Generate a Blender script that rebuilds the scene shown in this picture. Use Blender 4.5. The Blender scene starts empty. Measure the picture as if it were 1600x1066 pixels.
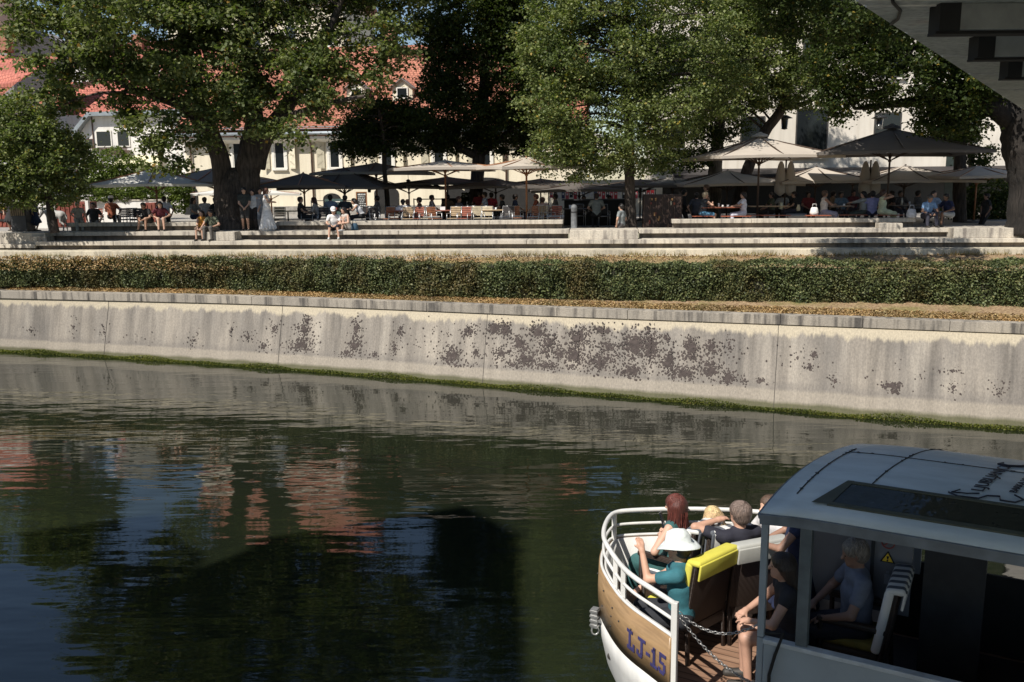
import bpy, bmesh, math, random
import numpy as np
from mathutils import Vector, Matrix
scn = bpy.context.scene
COL = scn.collection
pi = math.pi
rad = math.radians
# ---------------- camera, sky, sun, exposure ----------------
CZ, F, TH, ROLL = 4.9, 1400.0, math.atan(248/1400), -0.010
RC = Matrix.Rotation(pi/2-TH, 3, 'X') @ Matrix.Rotation(ROLL, 3, 'Z')
cd = bpy.data.cameras.new('camera'); cam = bpy.data.objects.new('camera', cd); COL.objects.link(cam)
cam.matrix_world = Matrix.Translation((0, 0, CZ)) @ RC.to_4x4()
cd.sensor_width = 36; cd.lens = 36*F/1600; cd.clip_end = 2000; cd.clip_start = .05
scn.camera = cam
SAZ, SEL = (-0.64, -0.77), rad(49)
w = bpy.data.worlds.new('World'); scn.world = w; w.use_nodes = True
nt = w.node_tree; sky = nt.nodes.new('ShaderNodeTexSky'); sky.sky_type = 'NISHITA'; sky.sun_disc = False
sky.sun_elevation = SEL; sky.sun_rotation = math.atan2(SAZ[0], SAZ[1]) % (2*pi)
sky.air_density = 1.0; sky.dust_density = .3
bg = nt.nodes['Background']; bg.inputs[1].default_value = 0.084
nt.links.new(sky.outputs[0], bg.inputs[0])
sd = bpy.data.lights.new('sun', 'SUN'); sd.energy = 5.0; sd.angle = rad(.5); sd.color = (1, .95, .87)
sun = bpy.data.objects.new('sun', sd); COL.objects.link(sun)
sv = Vector((SAZ[0]*math.cos(SEL), SAZ[1]*math.cos(SEL), math.sin(SEL)))
sun.rotation_euler = sv.to_track_quat('Z', 'Y').to_euler(); sun.location = (0, 0, 60)
scn.view_settings.view_transform = 'Standard'; scn.view_settings.look = 'None'
scn.view_settings.exposure = 0.25; scn.view_settings.gamma = 1
# ---------------- helpers ----------------
def ray(px, py): return RC @ Vector(((px-800)/F, (533-py)/F, -1))
def PZ(px, py, z):
    v = ray(px, py); t = (z-CZ)/v.z; return Vector((v.x*t, v.y*t, z))
RCI = RC.transposed()
def proj_x(p): q = RCI @ (Vector(p)-Vector((0, 0, CZ))); return 800-F*q.x/q.z
def PY(px, py, Y):
    v = ray(px, py); t = Y/v.y; return Vector((v.x*t, Y, CZ+v.z*t))
PSI = -0.10                                   # yaw of terrace and facades
TU = Vector((math.cos(PSI), math.sin(PSI), 0)); TN = Vector((-math.sin(PSI), math.cos(PSI), 0))
T0 = PZ(700, 345, 3.475)
D0 = T0.dot(TN)
def TP(px, wd, z, py=335):                    # column px at depth wd behind the terrace edge
    v = ray(px, py); v2 = Vector((v.x, v.y, 0)); t = (D0+wd)/v2.dot(TN); return Vector((v.x*t, v.y*t, z))
def TPY(px, py, wd):
    v = ray(px, py); t = (D0+wd)/(v.x*TN.x+v.y*TN.y); return Vector((v.x*t, v.y*t, CZ+v.z*t))
def tag(o, label=None, cat=None, group=None, kind=None):
    if label: o['label'] = label
    if cat: o['category'] = cat
    if group: o['group'] = group
    if kind: o['kind'] = kind
    return o
def empty(name, loc=(0, 0, 0), rz=0, label=None, cat=None, group=None, kind=None):
    o = bpy.data.objects.new(name, None); COL.objects.link(o); o.location = loc; o.rotation_euler.z = rz
    o.empty_display_size = .2
    return tag(o, label, cat, group, kind)
def copy_tree(o, parent=None):
    c = o.copy(); COL.objects.link(c); c.parent = parent
    for ch in list(o.children): copy_tree(ch, c)
    return c
class MB:
    def __init__(s): s.v = []; s.f = []; s.mi = []; s.sm = []
    def add(s, vs, fs, mi=0, smooth=False):
        n = len(s.v); s.v += [tuple(v) for v in vs]; s.f += [tuple(n+i for i in f) for f in fs]
        s.mi += [mi]*len(fs); s.sm += [smooth]*len(fs); return s
    def box(s, c, d, M=None, mi=0, bv=0):
        x, y, z = d[0]/2, d[1]/2, d[2]/2
        vs = [Vector((a*x, b*y, e*z)) for e in (-1, 1) for b in (-1, 1) for a in (-1, 1)]
        if M is not None: vs = [M @ v for v in vs]
        vs = [v+Vector(c) for v in vs]
        return s.add(vs, [(0, 2, 3, 1), (4, 5, 7, 6), (0, 1, 5, 4), (2, 6, 7, 3), (0, 4, 6, 2), (1, 3, 7, 5)], mi)
    def beam(s, a, b, w, h, up=(0, 0, 1), mi=0):
        a, b = Vector(a), Vector(b); d = b-a; L = d.length
        if L < 1e-6: return s
        x = d/L; y = Vector(up).cross(x)
        if y.length < 1e-4: y = Vector((0, 1, 0)).cross(x)
        y.normalize(); z = x.cross(y)
        M = Matrix((x, y, z)).transposed()
        return s.box((a+b)/2, (L, w, h), M, mi)
    def tube(s, path, r, seg=8, mi=0, cap=True, closed=False):
        path = [Vector(p) for p in path]; n = len(path)
        rs = r if isinstance(r, (list, tuple)) else [r]*n
        vs, fs = [], []; prev = None
        for i, p in enumerate(path):
            if closed: t = path[(i+1) % n]-path[i-1]
            else: t = path[min(i+1, n-1)]-path[max(i-1, 0)]
            t.normalize()
            if prev is None:
                ref = Vector((0, 0, 1)) if abs(t.z) < .9 else Vector((1, 0, 0)); u = ref.cross(t).normalized()
            else:
                u = prev - t*prev.dot(t)
                if u.length < 1e-5: u = Vector((1, 0, 0)).cross(t)
                u.normalize()
            prev = u; q = t.cross(u)
            for k in range(seg):
                a = 2*pi*k/seg; vs.append(p+(u*math.cos(a)+q*math.sin(a))*rs[i])
        m = n if closed else n-1
        for i in range(m):
            for k in range(seg):
                a = i*seg+k; b = i*seg+(k+1) % seg; j = (i+1) % n
                fs.append((a, b, j*seg+(k+1) % seg, j*seg+k))
        s.add(vs, fs, mi, True)
        if cap and not closed:
            s.add(vs[:seg], [tuple(range(seg))[::-1]], mi); s.add(vs[-seg:], [tuple(range(seg))], mi)
        return s
    def lathe(s, c, prof, seg=16, mi=0):
        vs = [(c[0]+r*math.cos(2*pi*k/seg), c[1]+r*math.sin(2*pi*k/seg), c[2]+z) for r, z in prof for k in range(seg)]
        fs = [(i*seg+k, i*seg+(k+1) % seg, (i+1)*seg+(k+1) % seg, (i+1)*seg+k) for i in range(len(prof)-1) for k in range(seg)]
        return s.add(vs, fs, mi, True)
    def prism(s, poly, z0, z1, mi=0):          # poly: xy outline
        n = len(poly); vs = [(p[0], p[1], z0) for p in poly]+[(p[0], p[1], z1) for p in poly]
        fs = [tuple(range(n))[::-1], tuple(range(n, 2*n))]+[(i, (i+1) % n, n+(i+1) % n, n+i) for i in range(n)]
        return s.add(vs, fs, mi)
    def slab(s, poly3, nrm, mi=0):             # any planar outline extruded by the vector nrm
        n = len(poly3); nv = Vector(nrm); vs = [Vector(p) for p in poly3]+[Vector(p)+nv for p in poly3]
        fs = [tuple(range(n))[::-1], tuple(range(n, 2*n))]+[(i, (i+1) % n, n+(i+1) % n, n+i) for i in range(n)]
        return s.add(vs, fs, mi)
    def sph(s, c, r, seg=10, rings=6, mi=0, sc=(1, 1, 1)):
        vs = [(c[0]+r*sc[0]*math.sin(pi*i/rings)*math.cos(2*pi*k/seg), c[1]+r*sc[1]*math.sin(pi*i/rings)*math.sin(2*pi*k/seg), c[2]+r*sc[2]*math.cos(pi*i/rings)) for i in range(rings+1) for k in range(seg)]
        fs = [(i*seg+k, i*seg+(k+1) % seg, (i+1)*seg+(k+1) % seg, (i+1)*seg+k) for i in range(rings) for k in range(seg)]
        return s.add(vs, fs, mi, True)
    def build(s, name, mats, parent=None, bevel=0):
        me = bpy.data.meshes.new(name); me.from_pydata(s.v, [], s.f)
        if not isinstance(mats, (list, tuple)): mats = [mats]
        for m in mats: me.materials.append(m)
        me.polygons.foreach_set('material_index', s.mi); me.polygons.foreach_set('use_smooth', s.sm)
        bm = bmesh.new(); bm.from_mesh(me)
        bmesh.ops.remove_doubles(bm, verts=bm.verts, dist=1e-5)
        bmesh.ops.recalc_face_normals(bm, faces=bm.faces); bm.to_mesh(me); bm.free()
        o = bpy.data.objects.new(name, me); COL.objects.link(o); o.parent = parent
        if bevel:
            b = o.modifiers.new('bevel', 'BEVEL'); b.width = bevel; b.segments = 2; b.limit_method = 'ANGLE'
        return o
def npmesh(name, V, Fc, mat, parent=None, attr=None, smooth=False, mats_idx=None):
    me = bpy.data.meshes.new(name); V = np.asarray(V, np.float32); Fc = np.asarray(Fc, np.int32)
    nf, k = Fc.shape
    me.vertices.add(len(V)); me.vertices.foreach_set('co', V.ravel())
    me.loops.add(nf*k); me.loops.foreach_set('vertex_index', Fc.ravel())
    me.polygons.add(nf); me.polygons.foreach_set('loop_start', np.arange(0, nf*k, k, dtype=np.int32))
    me.polygons.foreach_set('loop_total', np.full(nf, k, np.int32))
    if smooth: me.polygons.foreach_set('use_smooth', np.ones(nf, bool))
    for m in (mat if isinstance(mat, (list, tuple)) else [mat]): me.materials.append(m)
    if mats_idx is not None: me.polygons.foreach_set('material_index', np.asarray(mats_idx, np.int32))
    me.update(calc_edges=True)
    if attr is not None:
        a = me.attributes.new('rnd', 'FLOAT', 'POINT'); a.data.foreach_set('value', np.asarray(attr, np.float32))
    o = bpy.data.objects.new(name, me); COL.objects.link(o); o.parent = parent
    return o
# ---------------- materials ----------------
def newmat(name):
    m = bpy.data.materials.new(name); m.use_nodes = True; t = m.node_tree
    return m, t, t.nodes['Principled BSDF']
def N(t, typ, **kw):
    n = t.nodes.new('ShaderNode'+typ)
    for k, v in kw.items(): setattr(n, k, v)
    return n
def ramp(t, stops, src=None):
    r = N(t, 'ValToRGB'); e = r.color_ramp.elements
    while len(e) < len(stops): e.new(.5)
    for i, (p, c) in enumerate(stops): e[i].position = p; e[i].color = (*c, 1) if len(c) == 3 else c
    if src is not None: t.links.new(src, r.inputs[0])
    return r
def noise(t, scale, det=4, vec=None, stretch=None, rough=.55):
    n = N(t, 'TexNoise'); n.inputs['Scale'].default_value = scale; n.inputs['Detail'].default_value = det; n.inputs['Roughness'].default_value = rough
    if vec is None: vec = N(t, 'TexCoord').outputs['Object']
    if stretch:
        mp = N(t, 'Mapping'); mp.inputs['Scale'].default_value = stretch; t.links.new(vec, mp.inputs[0]); vec = mp.outputs[0]
    t.links.new(vec, n.inputs['Vector']); return n
def mix(t, a, b, fac, mode='MIX'):
    m = N(t, 'Mix', data_type='RGBA', blend_type=mode)
    for i, s in ((6, a), (7, b)):
        if hasattr(s, 'links'): t.links.new(s, m.inputs[i])
        else: m.inputs[i].default_value = (*s, 1)
    if hasattr(fac, 'links'): t.links.new(fac, m.inputs[0])
    else: m.inputs[0].default_value = fac
    return m.outputs[2]
def bump(t, b, h, st=.3, dist=.02):
    n = N(t, 'Bump'); n.inputs['Strength'].default_value = st; n.inputs['Distance'].default_value = dist
    t.links.new(h, n.inputs['Height']); t.links.new(n.outputs[0], b.inputs['Normal'])
_mc = {}
def M(name, c, rough=.7, var=.25, sc=6, metal=0, st=None, bm=0, spec=None):
    if name in _mc: return _mc[name]
    m, t, b = newmat(name); n = noise(t, sc, 4, stretch=st)
    lo = tuple(x*(1-var) for x in c); hi = tuple(min(1, x*(1+var)) for x in c)
    r = ramp(t, [(.3, lo), (.7, hi)], n.outputs[0]); t.links.new(r.outputs[0], b.inputs['Base Color'])
    b.inputs['Roughness'].default_value = rough; b.inputs['Metallic'].default_value = metal
    if spec is not None: b.inputs['Specular IOR Level'].default_value = spec
    if bm: bump(t, b, n.outputs[0], bm, .01)
    _mc[name] = m; return m
def leafmat(name, c1, c2, c3=None, sc=.7, trans=.3):
    m, t, b = newmat(name); a = N(t, 'Attribute', attribute_name='rnd')
    st = [(0, c1), (.75, c2)] + ([(.965, c2), (.985, c3)] if c3 else [(1, c2)])
    r = ramp(t, st, a.outputs['Fac'])
    n = noise(t, sc, 3); r2 = ramp(t, [(.35, (.7, .75, .7)), (.65, (1.2, 1.15, 1.0))], n.outputs[0])
    col = mix(t, r.outputs[0], r2.outputs[0], 1, 'MULTIPLY')
    t.links.new(col, b.inputs['Base Color']); b.inputs['Roughness'].default_value = .5
    b.inputs['Specular IOR Level'].default_value = .18
    tr = N(t, 'BsdfTranslucent'); c = mix(t, col, (1.3, 1.6, .6), 1, 'MULTIPLY'); t.links.new(c, tr.inputs[0])
    ms = N(t, 'MixShader'); ms.inputs[0].default_value = trans
    t.links.new(b.outputs[0], ms.inputs[1]); t.links.new(tr.outputs[0], ms.inputs[2])
    t.links.new(ms.outputs[0], t.nodes['Material Output'].inputs[0])
    return m
def m_concrete(name='weathered concrete', base=(.56, .51, .43), dark=(.28, .25, .22), joint=None):
    m, t, b = newmat(name)
    big = noise(t, .5, 5); st = noise(t, 2.2, 5, stretch=(2.4, 2.4, .25)); fine = noise(t, 30, 3)
    r1 = ramp(t, [(.34, dark), (.52, base), (.75, tuple(x*1.12 for x in base))], st.outputs[0])
    r2 = ramp(t, [(.3, (.72, .72, .73)), (.7, (1.1, 1.08, 1.05))], big.outputs[0])
    c = mix(t, r1.outputs[0], r2.outputs[0], 1, 'MULTIPLY')
    r3 = ramp(t, [(.3, (.8, .8, .8)), (.7, (1.15, 1.15, 1.15))], fine.outputs[0])
    c = mix(t, c, r3.outputs[0], 1, 'MULTIPLY')
    t.links.new(c, b.inputs['Base Color']); b.inputs['Roughness'].default_value = .9
    b.inputs['Specular IOR Level'].default_value = .2
    bump(t, b, fine.outputs[0], .3, .01); return m
def m_bark(name, c=(.13, .10, .08)):
    m, t, b = newmat(name)
    n = noise(t, 5, 6, stretch=(3, 3, .5)); n2 = noise(t, 1.2, 3)
    r = ramp(t, [(.3, tuple(x*.35 for x in c)), (.55, c), (.8, tuple(x*1.7 for x in c))], n.outputs[0])
    r2 = ramp(t, [(.35, (.6, .6, .6)), (.65, (1.3, 1.25, 1.2))], n2.outputs[0])
    t.links.new(mix(t, r.outputs[0], r2.outputs[0], 1, 'MULTIPLY'), b.inputs['Base Color'])
    b.inputs['Roughness'].default_value = .95; bump(t, b, n.outputs[0], 1, .06); return m
def m_tile(name, c=(.42, .13, .07), sx=4.5, sy=4.5):
    m, t, b = newmat(name)
    uv = N(t, 'UVMap'); br = N(t, 'TexBrick'); br.inputs['Scale'].default_value = 1.0
    br.inputs['Brick Width'].default_value = .22; br.inputs['Row Height'].default_value = .22; br.inputs['Mortar Size'].default_value = .018
    br.inputs['Color1'].default_value = (*c, 1); br.inputs['Color2'].default_value = (c[0]*1.3, c[1]*1.45, c[2]*1.5, 1)
    br.inputs['Mortar'].default_value = (c[0]*.45, c[1]*.4, c[2]*.4, 1)
    t.links.new(uv.outputs[0], br.inputs[0])
    n = noise(t, .6, 4); r = ramp(t, [(.3, (.75, .72, .7)), (.7, (1.15, 1.12, 1.1))], n.outputs[0])
    t.links.new(mix(t, br.outputs[0], r.outputs[0], 1, 'MULTIPLY'), b.inputs['Base Color'])
    b.inputs['Roughness'].default_value = .85; bump(t, b, br.outputs['Fac'], -.6, .03); return m
def m_wood(name, c, ax=(1, 12, 12), rough=.45, v=.35):
    m, t, b = newmat(name); n = noise(t, 2.5, 6, stretch=ax); n.inputs['Distortion'].default_value = .6
    r = ramp(t, [(.28, tuple(x*(1-v) for x in c)), (.7, tuple(x*(1+v) for x in c))], n.outputs[0])
    t.links.new(r.outputs[0], b.inputs['Base Color']); b.inputs['Roughness'].default_value = rough; return m
def m_plaster(name, c):
    m, t, b = newmat(name); n = noise(t, .35, 5); n2 = noise(t, 1.4, 4, stretch=(2.5, 2.5, .2))
    r = ramp(t, [(.3, tuple(x*.86 for x in c)), (.7, c)], n.outputs[0])
    r2 = ramp(t, [(.3, (.86, .85, .83)), (.55, (1, 1, 1))], n2.outputs[0])
    t.links.new(mix(t, r.outputs[0], r2.outputs[0], 1, 'MULTIPLY'), b.inputs['Base Color'])
    b.inputs['Roughness'].default_value = .92; return m
def m_glass(name='dark window glass', c=(.015, .018, .02)):
    m, t, b = newmat(name); b.inputs['Base Color'].default_value = (*c, 1); b.inputs['Roughness'].default_value = .08
    n = noise(t, 1.5, 2); bump(t, b, n.outputs[0], .05, .02); return m
MAT = dict(conc=m_concrete(), bark=m_bark('grey brown bark'), glass=m_glass(),
    tile=m_tile('red clay roof tiles', (.36, .135, .085)), cream=m_plaster('cream plaster', (.80, .72, .56)), white=m_plaster('off white plaster', (.78, .75, .70)))
# ---------------- water, wall, bank, hedge, steps ----------------
def extrap(pts, lo, hi):
    (x0, y0), (x1, y1) = pts[0], pts[1]; (xa, ya), (xb, yb) = pts[-2], pts[-1]
    return [(lo, y0+(lo-x0)*(y1-y0)/(x1-x0))]+pts+[(hi, yb+(hi-xb)*(yb-ya)/(xb-xa))]
base_px = extrap([(0, 549), (200, 560), (400, 574), (600, 589), (800, 606), (1000, 623), (1200, 640), (1400, 657), (1600, 672)], -700, 2300)
cap_px = extrap([(0, 455), (200, 459), (400, 463.5), (600, 470.5), (800, 478.5), (1000, 485.5), (1200, 492), (1400, 499), (1600, 506)], -700, 2300)
ZW, ZC = -1.1, 1.10
base = [PZ(x, y, ZW) for x, y in base_px]; cap = [PZ(x, y, ZC) for x, y in cap_px]
def resample(pl, n):
    pl = [Vector(p) for p in pl]; L = [0]
    for a, b in zip(pl, pl[1:]): L.append(L[-1]+(b-a).length)
    out = []
    for i in range(n):
        s = L[-1]*i/(n-1); k = max(j for j in range(len(L)-1) if L[j] <= s+1e-9)
        out.append(pl[k].lerp(pl[k+1], (s-L[k])/(L[k+1]-L[k])))
    return out
def smooth_pl(pl, it=6):
    pl = [p.copy() for p in pl]
    for _ in range(it):
        pl = [pl[0]]+[(pl[i-1]+pl[i]*2+pl[i+1])/4 for i in range(1, len(pl)-1)]+[pl[-1]]
    return pl
NB = 91
capl = smooth_pl(resample(cap, NB), 8)
# base matched to the cap by x
def at_x(pl, x):
    for a, b in zip(pl, pl[1:]):
        if a.x <= x <= b.x: return a.lerp(b, (x-a.x)/(b.x-a.x))
    return (pl[0] if x < pl[0].x else pl[-1]).copy()
base_s = smooth_pl(resample(base, NB), 8)
def inward(i, pl):
    t = (pl[min(i+1, len(pl)-1)]-pl[max(i-1, 0)]).normalized(); return Vector((-t.y, t.x, 0))
# water
m, t, b = newmat('river water')
tc = N(t, 'TexCoord')
na = noise(t, 1.0, 2, tc.outputs['Object'], (.55, 2.1, 1), .5); nb = noise(t, 3.2, 2, tc.outputs['Object'], (.7, 1.8, 1), .5)
nc = noise(t, .22, 3, tc.outputs['Object'], (.5, 1, 1))
ad = N(t, 'Math', operation='MULTIPLY_ADD'); t.links.new(nb.outputs[0], ad.inputs[0]); ad.inputs[1].default_value = .14; t.links.new(na.outputs[0], ad.inputs[2])
rc = ramp(t, [(.35, (.25, .25, .25)), (.65, (1, 1, 1))], nc.outputs[0])
ml = N(t, 'Math', operation='MULTIPLY'); t.links.new(ad.outputs[0], ml.inputs[0]); t.links.new(rc.outputs[0], ml.inputs[1])
bump(t, b, ml.outputs[0], .55, .042)
gn = noise(t, .35, 4, tc.outputs['Object']); gr = ramp(t, [(.3, (.009, .012, .007)), (.7, (.014, .018, .009))], gn.outputs[0])
t.links.new(gr.outputs[0], b.inputs['Base Color']); b.inputs['Roughness'].default_value = .03; b.inputs['IOR'].default_value = 1.68
wm = MB().add([(-80, -30, ZW), (80, -30, ZW), (80, 45, ZW), (-80, 45, ZW)], [(0, 1, 2, 3)]).build('river_water', m)
tag(wm, kind='structure', label='dark green river water reflecting trees and sky')
# ground far behind everything, and bank
m_dry, t, b = newmat('dry grass and leaf litter')
n1 = noise(t, 14, 5); n2 = noise(t, 1.1, 4); n3 = noise(t, 60, 2)
r1 = ramp(t, [(.3, (.13, .075, .04)), (.5, (.30, .20, .11)), (.72, (.48, .36, .21))], n1.outputs[0])
r2 = ramp(t, [(.45, (1, 1, 1)), (.7, (.62, .8, .45))], n2.outputs[0])
t.links.new(mix(t, r1.outputs[0], r2.outputs[0], 1, 'MULTIPLY'), b.inputs['Base Color']); b.inputs['Roughness'].default_value = .95
bump(t, b, n3.outputs[0], .8, .03)
ZG = 2.37
mb = MB(); rows = []
plinth_y = lambda x: (T0+TU*((x-T0.x)/TU.x)-TN*2.2)
for i, p in enumerate(capl):
    nrm = inward(i, capl); q = plinth_y(p.x)
    a = p+nrm*.40; a.z = ZC-.05
    d = p+nrm*2.1; d.z = ZC+.16
    e = Vector((p.x, q.y, ZG)); e2 = Vector((p.x, q.y+1.0, ZG-.02))
    rows += [a, d, d.lerp(e, .5)+Vector((0, 0, .03)), e, e2]
fs = [(i*5+k, (i+1)*5+k, (i+1)*5+k+1, i*5+k+1) for i in range(NB-1) for k in range(4)]
mb.add(rows, fs, 0, True); bank = mb.build('grass_bank', m_dry); tag(bank, kind='structure', label='sloping bank of dry grass and fallen leaves')
# retaining wall
m_wall, t, b = newmat('stained concrete wall')
uv = N(t, 'UVMap'); sp = N(t, 'SeparateXYZ'); t.links.new(uv.outputs[0], sp.inputs[0])
st = noise(t, 1.0, 6, uv.outputs[0], (2.6, .30, 1), .65); st2 = noise(t, 1.0, 4, uv.outputs[0], (.9, .5, 1)); fn = noise(t, 1, 5, uv.outputs[0], (22, 18, 1), .7)
c0 = ramp(t, [(.30, (.125, .113, .098)), (.5, (.215, .195, .168)), (.72, (.30, .275, .235))], st.outputs[0]).outputs[0]
c1 = mix(t, c0, ramp(t, [(.3, (.72, .72, .74)), (.7, (1.25, 1.22, 1.18))], st2.outputs[0]).outputs[0], 1, 'MULTIPLY')
# clean cream band under the coping with dripping lower edge: v in metres from the top
dn = noise(t, 1, 6, uv.outputs[0], (1.6, .12, 1), .7)
dm = N(t, 'Math', operation='MULTIPLY_ADD'); t.links.new(dn.outputs[0], dm.inputs[0]); dm.inputs[1].default_value = -.75; t.links.new(sp.outputs[1], dm.inputs[2])
bandf = ramp(t, [(0, (0, 0, 0)), (.42, (0, 0, 0)), (.50, (1, 1, 1))]); 
dm2 = N(t, 'Math', operation='MULTIPLY_ADD'); t.links.new(dm.outputs[0], dm2.inputs[0]); dm2.inputs[1].default_value = 1.0; dm2.inputs[2].default_value = -.57
t.links.new(dm2.outputs[0], bandf.inputs[0])
c2 = mix(t, c1, (.40, .35, .26), bandf.outputs[0])
# pale band above the moss, darker scum line over it
lb = N(t, 'Math', operation='MULTIPLY_ADD'); t.links.new(st2.outputs[0], lb.inputs[0]); lb.inputs[1].default_value = .12; t.links.new(sp.outputs[1], lb.inputs[2])
lowf = ramp(t, [(.0, (1, 1, 1)), (.40, (1, 1, 1)), (.46, (0, 0, 0))], lb.outputs[0])
c3 = mix(t, c2, (.29, .255, .205), mix(t, (0, 0, 0), (.65, .65, .65), lowf.outputs[0]))
scf = ramp(t, [(.40, (0, 0, 0)), (.47, (.5, .5, .5)), (.62, (0, 0, 0))], lb.outputs[0])
c4 = mix(t, c3, (.15, .135, .12), scf.outputs[0])
c5 = mix(t, c4, ramp(t, [(.3, (.75, .75, .75)), (.7, (1.22, 1.2, 1.18))], fn.outputs[0]).outputs[0], 1, 'MULTIPLY')
wetf = ramp(t, [(.17, (.35, .38, .25)), (.24, (1, 1, 1))], lb.outputs[0])
t.links.new(mix(t, c5, wetf.outputs[0], 1, 'MULTIPLY'), b.inputs['Base Color']); b.inputs['Roughness'].default_value = .9; bump(t, b, fn.outputs[0], .35, .012)
me = bpy.data.meshes.new('retaining_wall'); WZT = ZC-.27
wallt, wallb = [], []
BPX = [proj_x(p) for p in base_s]; BX = [p.x for p in base_s]; BY = [p.y for p in base_s]
for i, p in enumerate(capl):
    nr = inward(i, capl); q = p+nr*.07; q.z = WZT; wallt.append(q)
    px_ = proj_x(q)-8; bb = Vector((float(np.interp(px_, BPX, BX)), float(np.interp(px_, BPX, BY)), ZW)); wallb.append(bb)
RW = 7; V = []; UV = []; L = 0; SL = []
for i in range(NB):
    if i: L += (wallt[i]-wallt[i-1]).length
    SL.append(L)
    for k in range(RW+1):
        f = k/RW; p = wallb[i].lerp(wallt[i], f); p += Vector((0, .10*math.sin(pi*f)*0-0.0, 0))
        V.append(p); UV.append((L, 1.6*f))
    V.append(wallb[i]+Vector((0, -.35, -1.2))); UV.append((L, -1.2))
K = RW+2; Fs = []
for i in range(NB-1):
    for k in range(RW): Fs.append((i*K+k, (i+1)*K+k, (i+1)*K+k+1, i*K+k+1))
    Fs.append((i*K+RW+1, (i+1)*K+RW+1, (i+1)*K, i*K))
nwf = len(Fs)
# residue of old creeper: small dark flakes standing 4 mm off the face
rng = np.random.default_rng(7)
def wall_hit(px, py):
    v = ray(px, py)
    for i in range(NB-1):
        a, b2 = wallb[i], wallb[i+1]
        # plane through a,b2,wallt[i]
        n = (b2-a).cross(wallt[i]-a); d = v.dot(n)
        if abs(d) < 1e-9: continue
        tt = (a-Vector((0, 0, CZ))).dot(n)/d; p = Vector((0, 0, CZ))+v*tt
        g = (p.z-ZW)/(WZT-ZW)
        if -.1 < g < 1.1 and a.x+(wallt[i].x-a.x)*g-1e-4 <= p.x <= b2.x+(wallt[i+1].x-b2.x)*g+1e-4: return p, n.normalized(), i
    return None
patches = [(47,516,14,7,14),(115,512,8,22,16),(162,520,10,22,16),(303,530,12,16,22),(362,514,7,8,20),(387,527,13,10,30),(412,541,12,8,45),(428,512,9,12,45),(475,515,18,12,120),(470,540,26,14,200),(480,500,10,8,50),
 (556,515,9,20,95),(553,540,14,16,120),(540,552,14,8,50),(584,556,14,8,28),(625,518,9,18,45),(615,545,9,14,35),(706,556,18,17,250),(720,575,18,7,60),(734,518,16,12,95),(744,552,7,14,40),(772,514,11,12,130),(790,514,10,14,120),(812,536,12,13,140),(781,552,22,14,90),(822,562,16,12,150),(800,570,22,8,60),(840,518,14,14,160),(860,536,17,17,110),(853,570,26,10,110),(875,555,12,14,90),(906,527,20,20,270),(940,515,18,8,110),(898,556,18,17,220),(937,567,24,17,200),(950,540,18,12,90),(990,540,20,26,430),(985,580,24,14,190),(1018,541,16,28,350),(1041,527,8,8,30),(1045,565,13,20,170),(1079,541,13,15,190),(1067,583,20,12,180),(1112,542,12,12,110),(1109,578,19,14,200),(1139,590,12,12,130),(1139,541,14,22,40),(1163,594,8,9,20),(1190,594,12,9,28),(1272,555,5,7,45),(1265,575,8,6,26),(1304,596,10,20,26),(1394,603,16,5,120),(1398,612,8,4,40),(1487,579,18,5,18),(1490,606,15,14,26),(1562,612,18,18,26),(1245,560,30,30,18),(700,520,60,30,20),(950,560,120,30,90),(850,550,110,32,150),(1080,560,80,30,100),(650,540,40,24,14),(230,530,60,20,10),(1430,590,120,30,18)]
for (cx, cy, rx, ry, n) in patches:
    for _ in range(int(n*1.5)):
        a = rng.uniform(0, 2*pi); rr = abs(rng.normal(0, .62)); h = wall_hit(cx+rx*rr*math.cos(a), cy+ry*rr*math.sin(a))
        if h is None or h[0].z < ZW+.42 or h[0].z > WZT-.10: continue
        p, nn, i = h
        if nn.y > 0: nn = -nn
        u = (wallb[i+1]-wallb[i]).normalized(); q = nn.cross(u); q = q if q.z > 0 else -q
        s0 = rng.uniform(.010, .030)*(1.15 if n > 60 else 1); k0 = len(V); na = 6; ph = rng.uniform(0, 6)
        for k in range(na):
            an = 2*pi*k/na+ph; r = s0*rng.uniform(.55, 1.2)
            V.append(p+nn*(.004+.002*rng.random())+u*(r*math.cos(an))+q*(r*1.35*math.sin(an))); UV.append((0, 0))
        Fs.append(tuple(range(k0, k0+na)))
me.from_pydata([tuple(v) for v in V], [], Fs)
me.materials.append(m_wall); me.materials.append(M('dark creeper residue', (.058, .045, .040), .95, .35, 9))
me.polygons.foreach_set('material_index', [0]*nwf+[1]*(len(Fs)-nwf))
ul = me.uv_layers.new(name='UVMap')
for lp in me.loops: ul.data[lp.index].uv = UV[lp.vertex_index]
wall = bpy.data.objects.new('retaining_wall', me); COL.objects.link(wall)
tag(wall, 'long sloping concrete river wall with streaks and dark patches of dead creeper', 'wall')
# joints of the wall (thin dark grooves) as parts
def groove(px, py, name='joint'):
    h = wall_hit(px, py)
    if not h: return
    i = h[2]; g = (h[0].z-ZW)/(WZT-ZW); xl = wallb[i].x+(wallt[i].x-wallb[i].x)*g; xr = wallb[i+1].x+(wallt[i+1].x-wallb[i+1].x)*g; f = (h[0].x-xl)/(xr-xl); a = wallb[i].lerp(wallb[i+1], f); c = wallt[i].lerp(wallt[i+1], f)
    o = Vector((0, -.004, .0))
    MB().beam(a+o, c+o, .014, .012).build(name, M('dark joint', (.05, .045, .04), .95), wall)
for px, py in ((166, 515), (437, 535), (757, 555), (1213, 575), (1650, 600), (-120, 500)): groove(px, py)
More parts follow.
